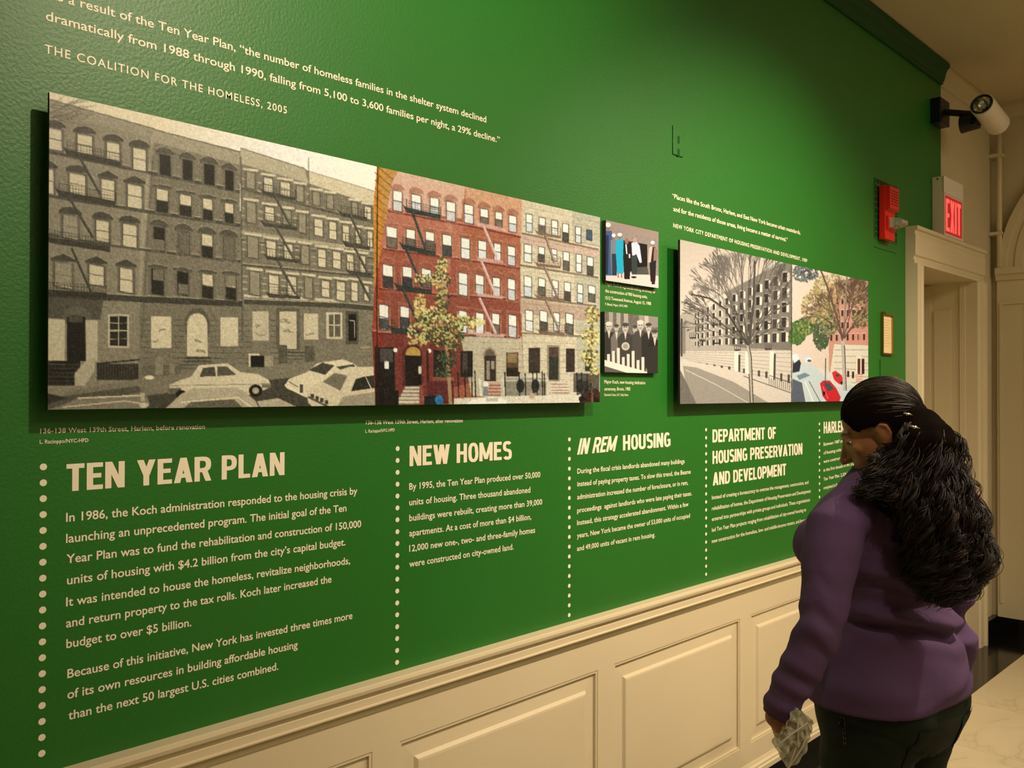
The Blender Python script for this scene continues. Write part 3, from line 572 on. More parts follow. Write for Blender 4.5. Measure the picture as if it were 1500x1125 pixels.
cv.poly([(236, 602), (262, 578), (278, 570), (340, 568), (352, 572), (372, 589), (404, 584), (432, 597), (434, 602)], g(176), noise=4); cv.poly([(262, 602), (278, 588), (340, 586), (356, 602)], g(96)); cv.line([(262, 590), (345, 583), (366, 598)], 1.8, g(225)); cv.line([(372, 589), (378, 600)], 2, g(90))
cv.poly([(414, 566), (420, 556), (447, 546), (462, 533), (500, 527), (516, 533), (524, 540), (552, 540), (552, 560), (470, 590), (443, 582), (418, 570)], g(216), noise=3); cv.poly([(449, 543), (470, 532), (488, 536), (474, 550)], g(64)); cv.poly([(490, 538), (516, 534), (521, 541), (500, 545)], g(70)); cv.line([(414, 564), (442, 580)], 2.4, g(230)); cv.rect(436, 564, 441, 576, g(70)); cv.line([(420, 560), (434, 568)], 1.5, g(110))
cv.poly([(446, 574), (456, 566), (470, 560), (488, 545), (510, 538), (552, 538), (552, 602), (460, 602), (448, 590)], g(204), noise=3); cv.poly([(470, 560), (488, 547), (507, 551), (496, 573)], g(112)); cv.poly([(512, 574), (519, 556), (533, 552), (541, 570)], g(40)); cv.poly([(534, 552), (552, 550), (552, 568), (543, 570)], g(48))
cv.poly([(488, 602), (500, 582), (552, 574), (552, 602)], g(150)); cv.line([(448, 582), (484, 600)], 3, g(90)); [cv.rect(452 + 7 * k, 578 + 3 * k, 457 + 7 * k, 584 + 3 * k, g(60)) for k in range(4)]
for k in range(22):                    # bare twigs at the top left
    a = rng.uniform(0.05, .9); p = [(74, 185 - 8 * (k % 4))]
    for q in range(5): p.append((p[-1][0] + rng.uniform(5, 16), p[-1][1] - rng.uniform(-4, 9)))
    cv.line(p, .9, g(84), .6)
# --- right half: the same street renewed, in colour
cv.poly([(554.5, 236), (900, 310), (900, 610), (549, 610)], (168, 80, 48), noise=7)
cv.poly([(554, 238), (586, 246), (575, 262), (560, 400), (548, 480), (548, 300)], (196, 128, 42), noise=12)
for k in range(24): cv.line([(550, 238 + 12 * k), (578 - k * .6, 262 + 11 * k)], 1.3, (110, 60, 18), .7)
def colour_wall(p, c, nz=6): cv.poly(p, c, noise=nz)
colour_wall([(586, 246), (683, 270), (676, 318), (568, 302), (576, 262)], (216, 158, 118)); colour_wall([(683, 270), (766, 289), (764, 343), (680, 322)], (212, 142, 92))
colour_wall([(570, 304), (680, 326), (674, 380), (556, 360)], (190, 100, 66)); colour_wall([(680, 326), (764, 346), (762, 390), (672, 376)], (180, 88, 50))
colour_wall([(558, 364), (674, 380), (668, 440), (548, 425)], (166, 72, 46)); colour_wall([(548, 425), (760, 440), (764, 494), (544, 490)], (150, 62, 40)); colour_wall([(544, 486), (690, 490), (690, 560), (548, 600)], (126, 44, 32))
colour_wall([(672, 478), (764, 492), (768, 584), (690, 580)], (196, 170, 126)); colour_wall([(765, 288), (882, 316), (882, 600), (768, 590), (762, 400)], (212, 184, 136)); colour_wall([(837, 306), (882, 317), (880, 600), (848, 600)], (186, 166, 126), 8)
colour_wall([(762, 340), (882, 364), (882, 376), (762, 354)], (204, 158, 124)); colour_wall([(762, 436), (882, 450), (882, 470), (762, 458)], (190, 146, 110))
cv.poly([(655, 320), (664, 322), (652, 480), (640, 480)], (206, 128, 92), .6)
for k in range(21): y = 300 + 9.5 * k; cv.line([(766, y), (880, y + 24 - k * 1.05)], .9, (150, 122, 84), .55)
for pts, c in (([(568, 306), (700, 331), (763, 345)], (120, 44, 28)), ([(560, 362), (699, 381), (761, 391)], (112, 40, 26)), ([(555, 421), (660, 431), (759, 437)], (104, 38, 24)), ([(545, 487), (660, 489), (762, 493)], (96, 40, 26)),
               ([(764, 339), (876, 363)], (120, 92, 60)), ([(762, 386), (876, 404)], (120, 92, 60)), ([(762, 433), (874, 446)], (120, 92, 60)), ([(763, 486), (874, 492)], (126, 100, 66))):
    cv.line(pts, 3, c, .9); cv.line([(x, y - 2.4) for x, y in pts], 1.8, tuple(min(255, q * 1.5 + 60) for q in c), .8)
def wc(x0, y0, x1, y1, hood=0, low=(206, 190, 170), sk=.2):
    if hood:
        top = [(x0 - 4, y0 - 6), (x0, y0 - 9.5), ((x0 + x1) / 2, y0 - 10.5), (x1, y0 - 7.5), (x1 + 4, y0 - 4)] if (y0 < 328 or 384 < y0 < 410) else [(x0 - 4, y0 - 6), (x1 + 4, y0 - 3.5)]
        cv.poly([(x0 - 4, y0)] + top + [(x1 + 4, y0)], (158, 78, 50), .6); cv.line(top, 1.0, (214, 138, 100), .7); cv.rect(x0 - 3.5, y0, x1 + 3.5, y1 + 2, (196, 112, 76), .6, sk)
    cv.rect(x0 - 1, y0 - 1.2, x1 + 1, y1 + 1, (60, 34, 26), 1, sk); cv.rect(x0, y0, x1, y1, (240, 226, 206), 1, sk, noise=5); ym = (y0 + y1) / 2
    cv.rect(x0, ym, x1, y1, low, 1, sk, noise=7); cv.line([(x0, ym), (x1, ym + sk * (x1 - x0))], 1.3, (60, 44, 36))
EW = [(577, 277, 589, 305), (604, 282, 617, 306), (631, 287, 643, 314), (655, 293, 667, 320), (681, 297, 693, 323), (704, 303, 715, 327), (726, 308, 735, 329), (746, 313, 756, 336), (567, 329, 581, 359), (596, 333, 608, 360), (624, 337, 636, 361), (649, 341, 661, 371), (676, 346, 688, 375), (701, 350, 712, 376), (724, 354, 733, 377), (744, 358, 754, 385),
      (561, 385, 575, 418), (590, 388, 603, 417), (618, 391, 631, 417), (672, 397, 684, 429), (697, 400, 708, 428), (722, 404, 732, 431), (744, 406, 754, 436), (555, 444, 568, 480), (586, 447, 598, 478), (672, 453, 683, 484), (697, 456, 708, 486), (721, 457, 731, 488), (745, 459, 756, 491)]
for r in EW: wc(*r, hood=1, low=[(206, 190, 170), (226, 212, 196), (120, 92, 70)][int(rng.integers(3))])
for r in ((561, 401, 575, 418), (555, 464, 568, 480), (590, 404, 603, 417), (586, 462, 598, 478), (649, 356, 661, 371)): cv.rect(*r, (52, 50, 44), .9, .15)
GW = [(771, 311, 779, 336), (790, 316, 798, 338), (808, 320, 816, 342), (824, 325, 832, 350), (843, 330, 850, 352), (859, 334, 866, 348), (768, 355, 778, 380), (789, 359, 797, 380), (808, 362, 815, 378), (825, 366, 833, 392), (844, 370, 851, 395), (860, 374, 868, 399), (768, 402, 778, 431), (789, 405, 798, 429), (809, 408, 817, 431), (827, 411, 835, 437), (846, 414, 853, 440), (862, 416, 871, 438), (770, 452, 780, 482), (791, 453, 801, 484), (811, 456, 819, 482), (829, 457, 839, 486)]
for q, r in enumerate(GW): wc(*r, hood=0, low=[(206, 200, 184), (96, 84, 66), (226, 214, 194), (72, 62, 50)][q % 4])
cv.rect(859, 334, 866, 348, (40, 80, 96), 1, .2)
escape_([((596, 303), (646, 314)), ((590, 357), (638, 368)), ((582, 417), (632, 424)), ((573, 480), (618, 485))], [((604, 306), (623, 362)), ((595, 362), (618, 417)), ((590, 422), (613, 474))], (34, 44, 38), 6)
escape_([((700, 325), (740, 334)), ((702, 377), (737, 381)), ((700, 429), (737, 434)), ((698, 488), (738, 491))], [((708, 328), (728, 376)), ((705, 380), (726, 431)), ((702, 434), (726, 487))], (214, 150, 122), 3, False)
escape_([((788, 339), (821, 345)), ((787, 385), (821, 389)), ((787, 433), (826, 437)), ((791, 485), (827, 487))], [((798, 341), (812, 383)), ((797, 388), (816, 432)), ((799, 437), (820, 484))], (122, 84, 60), 3)
# ground floor in colour
for y in range(500, 560, 9): cv.line([(676, y), (768, y + 1)], .9, (150, 124, 84), .6); cv.line([(768, y), (880, y + 3)], .9, (150, 124, 84), .6)
cv.rect(548, 508, 577, 600, (30, 20, 18)); cv.rect(555, 510, 574, 530, (76, 62, 54)); cv.rect(562, 529, 568, 540, (238, 226, 210)); cv.ell(603, 520, 15, 17, (86, 28, 20)); cv.rect(588, 518, 618, 566, (96, 34, 26)); cv.ell(604, 517, 11, 10, (196, 140, 50)); cv.rect(592, 520, 616, 566, (26, 16, 12)); cv.rect(612, 536, 616, 547, (226, 200, 150))
cv.ell(578, 512, 3, 3, (255, 240, 210)); cv.ell(628, 513, 3, 3, (255, 240, 210)); cv.rect(624, 512, 627, 590, (56, 18, 14)); cv.rect(634, 512, 656, 552, (40, 22, 18)); cv.rect(632, 552, 664, 558, (150, 70, 50)); cv.rect(624, 558, 664, 592, (96, 30, 26))
for k in range(5): cv.poly([(592 - 3 * k, 566 + 5.4 * k), (613 - k * .3, 566 + 5.4 * k), (613, 569.5 + 5.4 * k), (591 - 3 * k, 570 + 5.4 * k)], (214, 186, 142)); cv.line([(591 - 3 * k, 571 + 5.4 * k), (613, 571 + 5.4 * k)], 1.6, (120, 92, 66))
cv.rect(548, 572, 582, 600, (24, 16, 14)); cv.rect(613, 564, 618, 596, (150, 64, 44)); cv.rect(620, 580, 640, 596, (22, 24, 30)); cv.ell(642, 586, 6, 7, (30, 110, 150)); cv.rect(638, 586, 647, 594, (24, 96, 140))
cv.rect(674, 513, 692, 552, (30, 22, 18)); cv.rect(677, 516, 684, 545, (70, 56, 44)); cv.ell(717, 520, 10, 12, (160, 130, 92)); cv.ell(717, 520, 7.5, 9.5, (96, 78, 56)); cv.rect(709, 520, 726, 558, (54, 36, 28)); cv.rect(712, 528, 717, 556, (150, 126, 96)); cv.rect(719, 528, 724, 540, (160, 136, 100))
cv.rect(741, 515, 759, 551, (92, 62, 36)); cv.rect(743, 517, 757, 530, (150, 110, 60)); cv.rect(741, 538, 759, 551, (40, 24, 18)); cv.rect(774, 508, 791, 546, (58, 40, 32)); cv.rect(801, 504, 820, 558, (150, 128, 92)); cv.rect(804, 507, 818, 556, (44, 40, 30)); cv.rect(804, 507, 818, 522, (84, 52, 40)); cv.rect(829, 509, 842, 544, (56, 36, 28)); cv.rect(857, 511, 868, 543, (52, 40, 30))
for k in range(4): cv.rect(808 - k, 559 + 4.4 * k, 834 + k * .5, 561.5 + 4.4 * k, (224, 186, 146)); cv.rect(808 - k, 561.5 + 4.4 * k, 834, 563 + 4.4 * k, (150, 110, 80)); cv.rect(716 - k, 560 + 5 * k, 733, 563 + 5 * k, (206, 140, 104)); cv.rect(716 - k, 563 + 5 * k, 733, 565 + 5 * k, (130, 72, 50))
cv.line([(800, 548), (808, 576)], 2.5, (206, 184, 146)); cv.line([(828, 548), (838, 574)], 2.5, (206, 184, 146)); cv.line([(702, 554), (704, 580)], 3, (226, 204, 160)); cv.line([(735, 552), (740, 582)], 3, (214, 190, 150))
cv.rect(740, 553, 800, 556, (150, 140, 120)); cv.rect(740, 558, 800, 580, (96, 86, 66), .6); cv.rect(840, 546, 878, 574, (50, 38, 30), .75)
for x in (670, 680, 690, 695, 739, 760, 769, 780, 786, 794, 797, 845, 852, 860): cv.line([(x, 540 + (x % 7)), (x + 1, 582)], 1.7, (20, 16, 14))
for cx in (762, 784, 850): cv.ell(cx, 565, 6, 10, (26, 22, 20), .9)
cv.poly([(664, 594), (664, 584), (745, 580), (880, 578), (880, 600), (664, 600)], (222, 196, 156), noise=4); cv.ell(712, 592, 8, 3, (250, 240, 220)); cv.poly([(676, 600), (690, 586), (720, 581), (742, 586), (742, 600)], (240, 226, 202)); cv.rect(711, 583, 729, 588, (196, 176, 140)); cv.ell(711, 563, 4, 5, (236, 220, 200)); cv.rect(707, 566, 714, 580, (120, 120, 110))
cv.poly([(849, 590), (852, 576), (862, 570), (874, 568), (880, 576), (880, 590)], (70, 20, 18)); cv.ell(853, 584, 5, 5, (16, 14, 18)); cv.ell(872, 586, 5, 5, (16, 14, 18)); cv.ell(779, 580, 4, 5, (196, 150, 110))
def foliage(cx, cy, rx, ry, n, cols, r0=1.2, r1=2.8):
    for _ in range(n):
        a, q = rng.uniform(0, 2 * PI), math.sqrt(rng.uniform()); c = cols[int(rng.integers(len(cols)))]
        cv.ell(cx + rx * q * math.cos(a), cy + ry * q * math.sin(a), rng.uniform(r0, r1), rng.uniform(r0, r1) * .6, c, .95, rng.uniform(0, PI))
Y1, Y2, G1, G2 = (232, 206, 110), (206, 178, 78), (74, 86, 40), (36, 52, 34)
cv.line([(659, 594), (656, 540), (650, 480), (646, 410)], 5, (176, 122, 70)); cv.line([(656, 530), (640, 470)], 2, (96, 66, 36)); cv.line([(652, 500), (672, 470), (690, 462)], 2, (96, 66, 36))
for cx, cy, rx, ry, n, cs in ((647, 388, 8, 15, 60, [Y1, Y2, G1]), (645, 408, 15, 12, 90, [Y1, Y2, G1, G2]), (618, 405, 14, 6, 40, [Y1, Y2, G1]), (648, 440, 10, 22, 90, [Y2, G1, G2]), (614, 440, 9, 12, 40, [Y1, Y2]), (628, 458, 22, 12, 110, [Y1, Y2, G1]), (650, 470, 36, 14, 200, [Y1, Y2, G1, G2]),
                              (618, 485, 22, 16, 120, [Y1, Y2, G1]), (640, 492, 22, 14, 130, [G2, G1, Y2]), (664, 492, 16, 20, 120, [G2, G1, Y2]), (686, 470, 24, 8, 90, [Y1, Y2, G1]), (700, 470, 10, 5, 24, [Y1]), (655, 525, 14, 14, 70, [G2, G1]), (648, 545, 12, 9, 50, [G2, G1]), (610, 500, 14, 5, 34, [Y2, (214, 160, 90)])): foliage(cx, cy, rx, ry, n, cs)
cv.line([(868, 590), (866, 520), (868, 450)], 3, (110, 70, 36))
for cx, cy, rx, ry, n in ((867, 460, 11, 14, 80), (865, 490, 12, 16, 100), (864, 520, 13, 16, 90), (870, 542, 8, 6, 30)): foliage(cx, cy, rx, ry, n, [Y1, Y2, (170, 130, 50), G1])
foliage(858, 570, 12, 12, 70, [(30, 28, 26), (44, 38, 28)])
_i = int((560 - cv.x0) * cv.ss); _r = cv.a[:, _i:]; _l = _r.mean(2, keepdims=True); cv.a[:, _i:] = _r * .80 + _l * .20 + np.array([2, 5, 3])
cv.line([(555, 236), (551.5, 420), (550.5, 610)], 1.6, (50, 34, 20), .8)
cv.grain(3.2, 3); cv.grain(4, 1); cv.blur(1)
def photo_board(label, xr, zr, y, thick, group=None, back=0.03, cat='photograph', name='mounted_photograph'):
    root = empty(name, label=label, cat=cat, group=group)
    boxes('board', [(xr[0], xr[1], y, y + thick, zr[0], zr[1])], M['board_edge'], root)
    if -y - thick > 0.008:
        i = back; boxes('wall_mount', [(xr[0] + i, xr[1] - i, y + thick, -0.001, zr[0] + i, zr[1] - i)], M['board_edge'], root)
    return root
def rect_from(quad, y):
    P = [wall_at(px, py, y) for px, py in quad]
    return ((P[0][0] + P[3][0]) / 2, (P[1][0] + P[2][0]) / 2), ((P[2][1] + P[3][1]) / 2, (P[0][1] + P[1][1]) / 2)
YP = -0.045
qd = [(73, 139), (878, 316), (879, 589), (69, 600.5)]; qs = [(554.5, 242), (550, 594.5)]
xr, zr = rect_from(qd, YP); xs_ = (wall_at(*qs[0], YP)[0] + wall_at(*qs[1], YP)[0]) / 2
pp = photo_board('large double street photograph, sepia row houses left and colour row houses right', xr, zr, YP, 0.008, back=0.12)
o = print_mesh('photo_print', cv, [qd[0], qs[0], qs[1], qd[3]], (xr[0], xs_ - 0.0004), zr, YP - 0.0008, (430, 300), pp); o['label'] = 'sepia print of old row houses with parked cars'
o = print_mesh('photo_print', cv, [qs[0], qd[1], qd[2], qs[1]], (xs_ + 0.0004, xr[1]), zr, YP - 0.0008, (330, 250), pp); o['label'] = 'colour print of red and beige row houses with a tree'

# --- tree-lined street panel
cv = Canvas(980, 330, 1290, 600, 3, (200, 180, 150))
for k in range(20): cv.rect(980, 330 + 10 * k, 1165, 341 + 10 * k, (190 + k * 2.2, 166 + k * 2.2, 138 + k * 2))
def bw(v): return (v * 1.04, v * .93, v * .78)
cv.poly([(990, 470), (996, 455), (1012, 447), (1022, 446), (1040, 432), (1062, 421), (1100, 405), (1118, 394), (1162, 372), (1162, 560), (1100, 545), (1040, 530), (990, 524)], bw(168), noise=10)
cv.poly([(1062, 424), (1118, 396), (1162, 376), (1162, 512), (1090, 506), (1062, 500)], bw(120), noise=10)
cv.poly([(1026, 444), (1064, 424), (1064, 432), (1028, 450)], bw(205)); cv.poly([(990, 508), (1060, 510), (1162, 512), (1162, 562), (1090, 548), (1040, 532), (990, 522)], bw(206), noise=9)
for k in range(7): cv.line([(995, 510 + 2 * k), (1162, 516 + 7 * k)], .9, bw(130), .6)
for c in range(15):                    # windows of the receding front
    t = c / 14; x = lerp(1018, 1158, t ** 1.35); w = lerp(1.6, 6.2, t); top = lerp(452, 392, t ** 1.25); bot = lerp(504, 506, t)
    for r in range(5):
        y0 = lerp(top, bot, r / 5) + 1; h = (bot - top) / 5 * .62
        cv.rect(x, y0, x + w, y0 + h, bw(40 if c % 3 else 60)); cv.rect(x + w * 1.05, y0, x + w * 1.7, y0 + h, bw(222)); cv.line([(x - 1, y0 - 1), (x + w + 1, y0 - 1.6)], .8, bw(225), .8)
for x, y in ((1014, 488), (1028, 492), (1046, 470), (1048, 497), (1077, 455), (1077, 480), (1080, 508), (1122, 430), (1124, 470), (1125, 508), (1143, 480)): cv.rect(x - 4, y, x + 5, y + 2, bw(40)); [cv.line([(x - 4 + 3 * q, y - 7), (x - 4 + 3 * q, y + 1)], .8, bw(50)) for q in range(4)]
for k in range(14): x = 1012 + 11 * k; cv.rect(x, 524 + k * 1.8, x + 3.5, 532 + k * 2.2, bw(60), .9)
cv.rect(997, 460, 999.5, 516, bw(40)); cv.rect(992, 465, 1004, 512, bw(90), .5)
for c in (1076, 1092, 1128): cv.rect(c, 512, c + 6, 556, bw(232), noise=4); cv.rect(c + 6, 516, c + 9, 552, bw(70))
cv.poly([(990, 518), (1040, 530), (1100, 546), (1164, 562), (1164, 600), (980, 600), (980, 530)], bw(206), noise=6); cv.poly([(1000, 530), (1020, 533), (1075, 556), (1132, 592), (1016, 592), (1004, 556)], bw(150), noise=4)
cv.poly([(980, 530), (994, 532), (1006, 556), (1022, 592), (980, 600)], bw(110), noise=14); cv.line([(1004, 536), (1050, 560), (1100, 590)], .9, bw(220)); cv.line([(1090, 548), (1160, 575)], 1.2, bw(90)); cv.line([(1128, 548), (1160, 560)], 1, bw(60))
for k in range(12): cv.line([(1128 + 3 * k, 550 + k), (1128 + 3 * k, 562 + k)], .8, bw(80))
def tree(x, y, ang, L, w, d, c, spread=.5, sk=1.0, mind=0):
    if d == 0 or L < 2: return
    x2, y2 = x + L * math.cos(ang) * sk, y - L * math.sin(ang); cv.line([(x, y), (x2, y2)], max(w, .55), c, .9)
    for k in range(2 if d > 2 or rng.uniform() < .8 else 3):
        tree(x2, y2, ang + rng.uniform(-spread, spread), L * rng.uniform(.72, .92), w * .68, d - 1, c, spread, sk)
cv.line([(1103, 592), (1101, 560), (1099, 520), (1096, 500)], 5, bw(176)); cv.line([(1105, 592), (1101, 520), (1097, 500)], 1.5, bw(70)); cv.line([(1101, 592), (1098, 545)], 1.3, bw(60))
for a, L, w, d in ((2.45, 30, 2.4, 8), (2.7, 24, 1.8, 7), (2.1, 32, 2.4, 8), (1.8, 33, 2.4, 8), (1.5, 32, 2.6, 8), (1.15, 30, 2.0, 7), (.85, 26, 2.0, 7), (.6, 18, 1.6, 6)):
    tree(1097, 502, a, L, w, d, bw(78), .30, .82)
for a, L in ((2.5, 18), (1.9, 20), (1.4, 22)): tree(1080, 470, a, L, 1.4, 8, bw(100), .5, .8)
cv.line([(1096, 502), (1080, 478), (1062, 448), (1040, 432), (1012, 425)], 2.4, bw(58)); cv.line([(1098, 500), (1103, 440), (1104, 380)], 3, bw(72)); cv.line([(1100, 482), (1130, 455), (1160, 440)], 2.6, bw(96))
# colour part
cv.poly([(1157, 376), (1290, 400), (1290, 600), (1161.8, 600)], (226, 196, 164), noise=6)
cv.poly([(1212, 420), (1290, 400), (1290, 600), (1215, 560)], (204, 144, 114), noise=12); cv.poly([(1222, 508), (1290, 512), (1290, 590), (1232, 575), (1215, 560)], (226, 206, 170), noise=8)
for c in range(8):
    for r in range(4): x = 1216 + 8 * c; y = 440 + 18 * r; cv.rect(x, y, x + 3, y + 9, (70, 40, 36)); cv.line([(x - 1, y - 1), (x + 4, y - 1)], .9, (240, 220, 190))
for k in range(6): cv.line([(1222, 516 + 9 * k), (1290, 518 + 10 * k)], .9, (130, 96, 76), .6)
for r in ((1241, 547, 1244, 556), (1248, 548, 1251, 558), (1262, 530, 1266, 552)): cv.rect(*r, (60, 24, 20))
cv.rect(1254, 526, 1262, 560, (238, 214, 176)); cv.rect(1256, 530, 1260, 552, (96, 40, 28)); [cv.line([(1254, 553 + 3 * k), (1263, 553 + 3 * k)], 1.4, (206, 110, 90)) for k in range(4)]
for a in (1246, 1258, 1270): cv.line([(a, 470), (a, 510)], 1.2, (230, 130, 110)); cv.line([(1244, 480 + (a - 1246)), (1274, 480 + (a - 1246))], 1.2, (230, 130, 110))
cv.poly([(1161, 545), (1172, 534), (1186, 536), (1230, 558), (1290, 592), (1290, 600), (1161, 600)], (200, 202, 184), noise=5); cv.poly([(1168, 552), (1180, 548), (1188, 552), (1172, 558)], (96, 110, 116), .8); cv.poly([(1162, 556), (1176, 562), (1182, 592), (1162, 594)], (88, 90, 92), noise=8)
cv.line([(1180, 560), (1194, 592)], 1.6, (240, 226, 190)); cv.line([(1186, 560), (1204, 592)], 1, (110, 80, 60)); cv.poly([(1196, 540), (1235, 556), (1250, 566), (1228, 570), (1206, 552)], (222, 206, 180), noise=5)
cv.poly([(1162, 530), (1170, 526), (1174, 534), (1172, 546), (1162, 548)], (40, 42, 50)); cv.poly([(1160, 522), (1168, 520), (1172, 528), (1164, 534)], (220, 224, 224)); cv.ell(1185, 530, 5, 4, (226, 226, 220)); cv.ell(1186, 531, 3, 2, (70, 80, 90)); cv.ell(1178, 525, 3, 2.6, (200, 204, 200))
cv.poly([(1202, 564), (1206, 560), (1216, 560), (1226, 572), (1232, 584), (1230, 592), (1214, 592), (1206, 582)], (206, 30, 36)); cv.poly([(1208, 564), (1215, 563), (1222, 572), (1214, 576)], (60, 70, 80)); cv.line([(1206, 568), (1214, 586)], 1.5, (240, 90, 90)); cv.ell(1208, 578, 2, 3, (30, 12, 12))
cv.poly([(1219, 549), (1224, 546), (1232, 552), (1237, 560), (1230, 566), (1222, 559)], (214, 40, 44)); cv.ell(1227, 553, 3, 2, (70, 60, 66)); cv.ell(1233, 564, 1.6, 2.6, (26, 12, 14))
GA, GB, GC, GD = (86, 116, 50), (58, 84, 40), (152, 142, 80), (196, 170, 110)
for cx, cy, rx, ry, n, cs in ((1168, 490, 12, 18, 160, [GA, GB]), (1180, 480, 12, 14, 110, [GA, GB, GC]), (1203, 490, 12, 26, 190, [(70, 76, 56), (96, 96, 66), GB]), (1215, 470, 14, 26, 110, [GC, GB, (120, 110, 80)]), (1195, 450, 22, 26, 150, [GC, GD, (150, 116, 70)]), (1178, 400, 20, 14, 110, [(90, 96, 90), (120, 120, 104), (60, 62, 60)]), (1215, 425, 26, 22, 120, [GC, (170, 130, 84), GD]), (1252, 430, 20, 24, 110, [(96, 80, 56), (140, 110, 74), GC]), (1262, 470, 14, 16, 60, [(84, 66, 50), GC])): foliage(cx, cy, rx, ry, int(n * 2.2), cs, 1.0, 2.9)
cv.line([(1238, 575), (1236, 530), (1234, 500)], 5.4, (190, 172, 150)); cv.line([(1240, 575), (1237, 510)], 1.4, (96, 72, 56)); cv.line([(1234, 503), (1226, 470), (1210, 420), (1200, 395)], 2.6, (104, 76, 58)); cv.line([(1235, 500), (1238, 450), (1240, 400)], 2.6, (150, 126, 104)); cv.line([(1236, 500), (1250, 480), (1272, 465)], 2.6, (110, 84, 66))
for a, L in ((2.2, 18), (1.9, 18), (1.5, 20), (1.2, 20), (.8, 18)): tree(1235, 500, a, L, 1.8, 8, (96, 70, 56), .45, .8)
cv.rect(1209, 528, 1210.5, 568, (70, 60, 50)); cv.line([(1157, 380), (1161.8, 600)], 1.2, (70, 56, 44), .8)
cv.grain(5, 1); cv.blur(1)
qd = [(996, 346), (1271.5, 415.8), (1271.5, 590), (996, 587.5)]; qs = [(1156.5, 386.5), (1161.5, 589)]
xr, zr = rect_from(qd, YP); xs_ = (wall_at(*qs[0], YP)[0] + wall_at(*qs[1], YP)[0]) / 2
pp = photo_board('double photograph of a tree-lined street, left of the framed certificate', xr, zr, YP, 0.008, back=0.12)
o = print_mesh('photo_print', cv, [qd[0], qs[0], qs[1], qd[3]], (xr[0], xs_ - 0.0004), zr, YP - 0.0008, (300, 260), pp, 0.92); o['label'] = 'sepia print of a bare street tree and long terrace'
o = print_mesh('photo_print', cv, [qs[0], qd[1], qd[2], qs[1]], (xs_ + 0.0004, xr[1]), zr, YP - 0.0008, (220, 220), pp, 0.92); o['label'] = 'colour print of leafy street with red cars'

# --- small colour photograph of a ceremony
cv = Canvas(880, 315, 972, 430, 5, (150, 128, 110)); cv.grain(8, 2)
cv.poly([(880, 315), (972, 335), (972, 352), (880, 330)], (160, 128, 108), noise=6); cv.poly([(912, 352), (949, 358), (949, 400), (920, 397)], (16, 12, 12)); cv.poly([(885, 400), (910, 398), (968, 404), (968, 425), (885, 414)], (214, 196, 170), noise=6)
cv.poly([(948, 352), (955, 353), (956, 402), (948, 402)], (150, 132, 110)); cv.poly([(930, 392), (948, 390), (950, 402), (928, 402)], (80, 72, 60), noise=22)
def fig(cx, top, bot, w, c, hat=None, skin=(150, 100, 74), legs=None):
    h = bot - top; cv.poly([(cx - w * .55, top + h * .16), (cx + w * .5, top + h * .16), (cx + w * .62, top + h * .5), (cx + w * .45, bot), (cx - w * .45, bot), (cx - w * .6, top + h * .5)], c)
    if legs: cv.rect(cx - w * .45, top + h * .52, cx - .4, bot, legs); cv.rect(cx + .4, top + h * .52, cx + w * .45, bot, legs)
    cv.ell(cx, top + h * .09, w * .3, h * .075, skin)
    if hat: cv.ell(cx, top + h * .05, w * .36, h * .045, hat)
fig(891, 326, 404, 11, (56, 84, 112), (226, 222, 214)); cv.poly([(886, 345), (892, 345), (890, 402), (886, 402)], (26, 40, 66)); fig(899, 342, 404, 8, (120, 120, 116), (226, 220, 210)); cv.rect(896, 372, 903, 404, (40, 46, 60)); fig(908, 341, 401, 10, (12, 160, 176), (222, 214, 200)); cv.rect(904, 400, 906, 407, (150, 110, 90)); cv.rect(909, 400, 911, 407, (150, 110, 90))
fig(918, 348, 409, 9, (14, 14, 16)); cv.line([(917, 358), (918, 372)], 1.6, (230, 226, 220)); cv.rect(921, 372, 923, 378, (220, 200, 180)); cv.poly([(925, 356), (932, 353), (937, 360), (940, 384), (937, 385), (932, 372), (926, 376)], (232, 204, 200)); cv.ell(930, 352, 3, 3.6, (190, 140, 110)); cv.rect(925, 374, 933, 402, (46, 58, 50)); cv.ell(928, 406, 4, 1.6, (20, 20, 20))
fig(956, 352, 412, 8, (28, 26, 30), (224, 214, 196)); cv.poly([(951, 362), (956, 360), (953, 384), (949, 384)], (206, 176, 150)); cv.rect(954, 396, 959, 416, (50, 16, 20)); cv.poly([(958, 362), (964, 366), (963, 380), (957, 382)], (150, 110, 86))
cv.blur(1)
YS = -0.016
qd = [(888, 323), (964.6, 339.5), (964, 421.5), (886.8, 411.3)]; xr, zr = rect_from(qd, YS)
pp = photo_board('small colour photograph of people standing at a dark doorway', xr, zr, YS, 0.015, 'small photographs beside the large panel'); print_mesh('photo_print', cv, qd, xr, zr, YS - 0.0006, (150, 150), pp, 0.95)
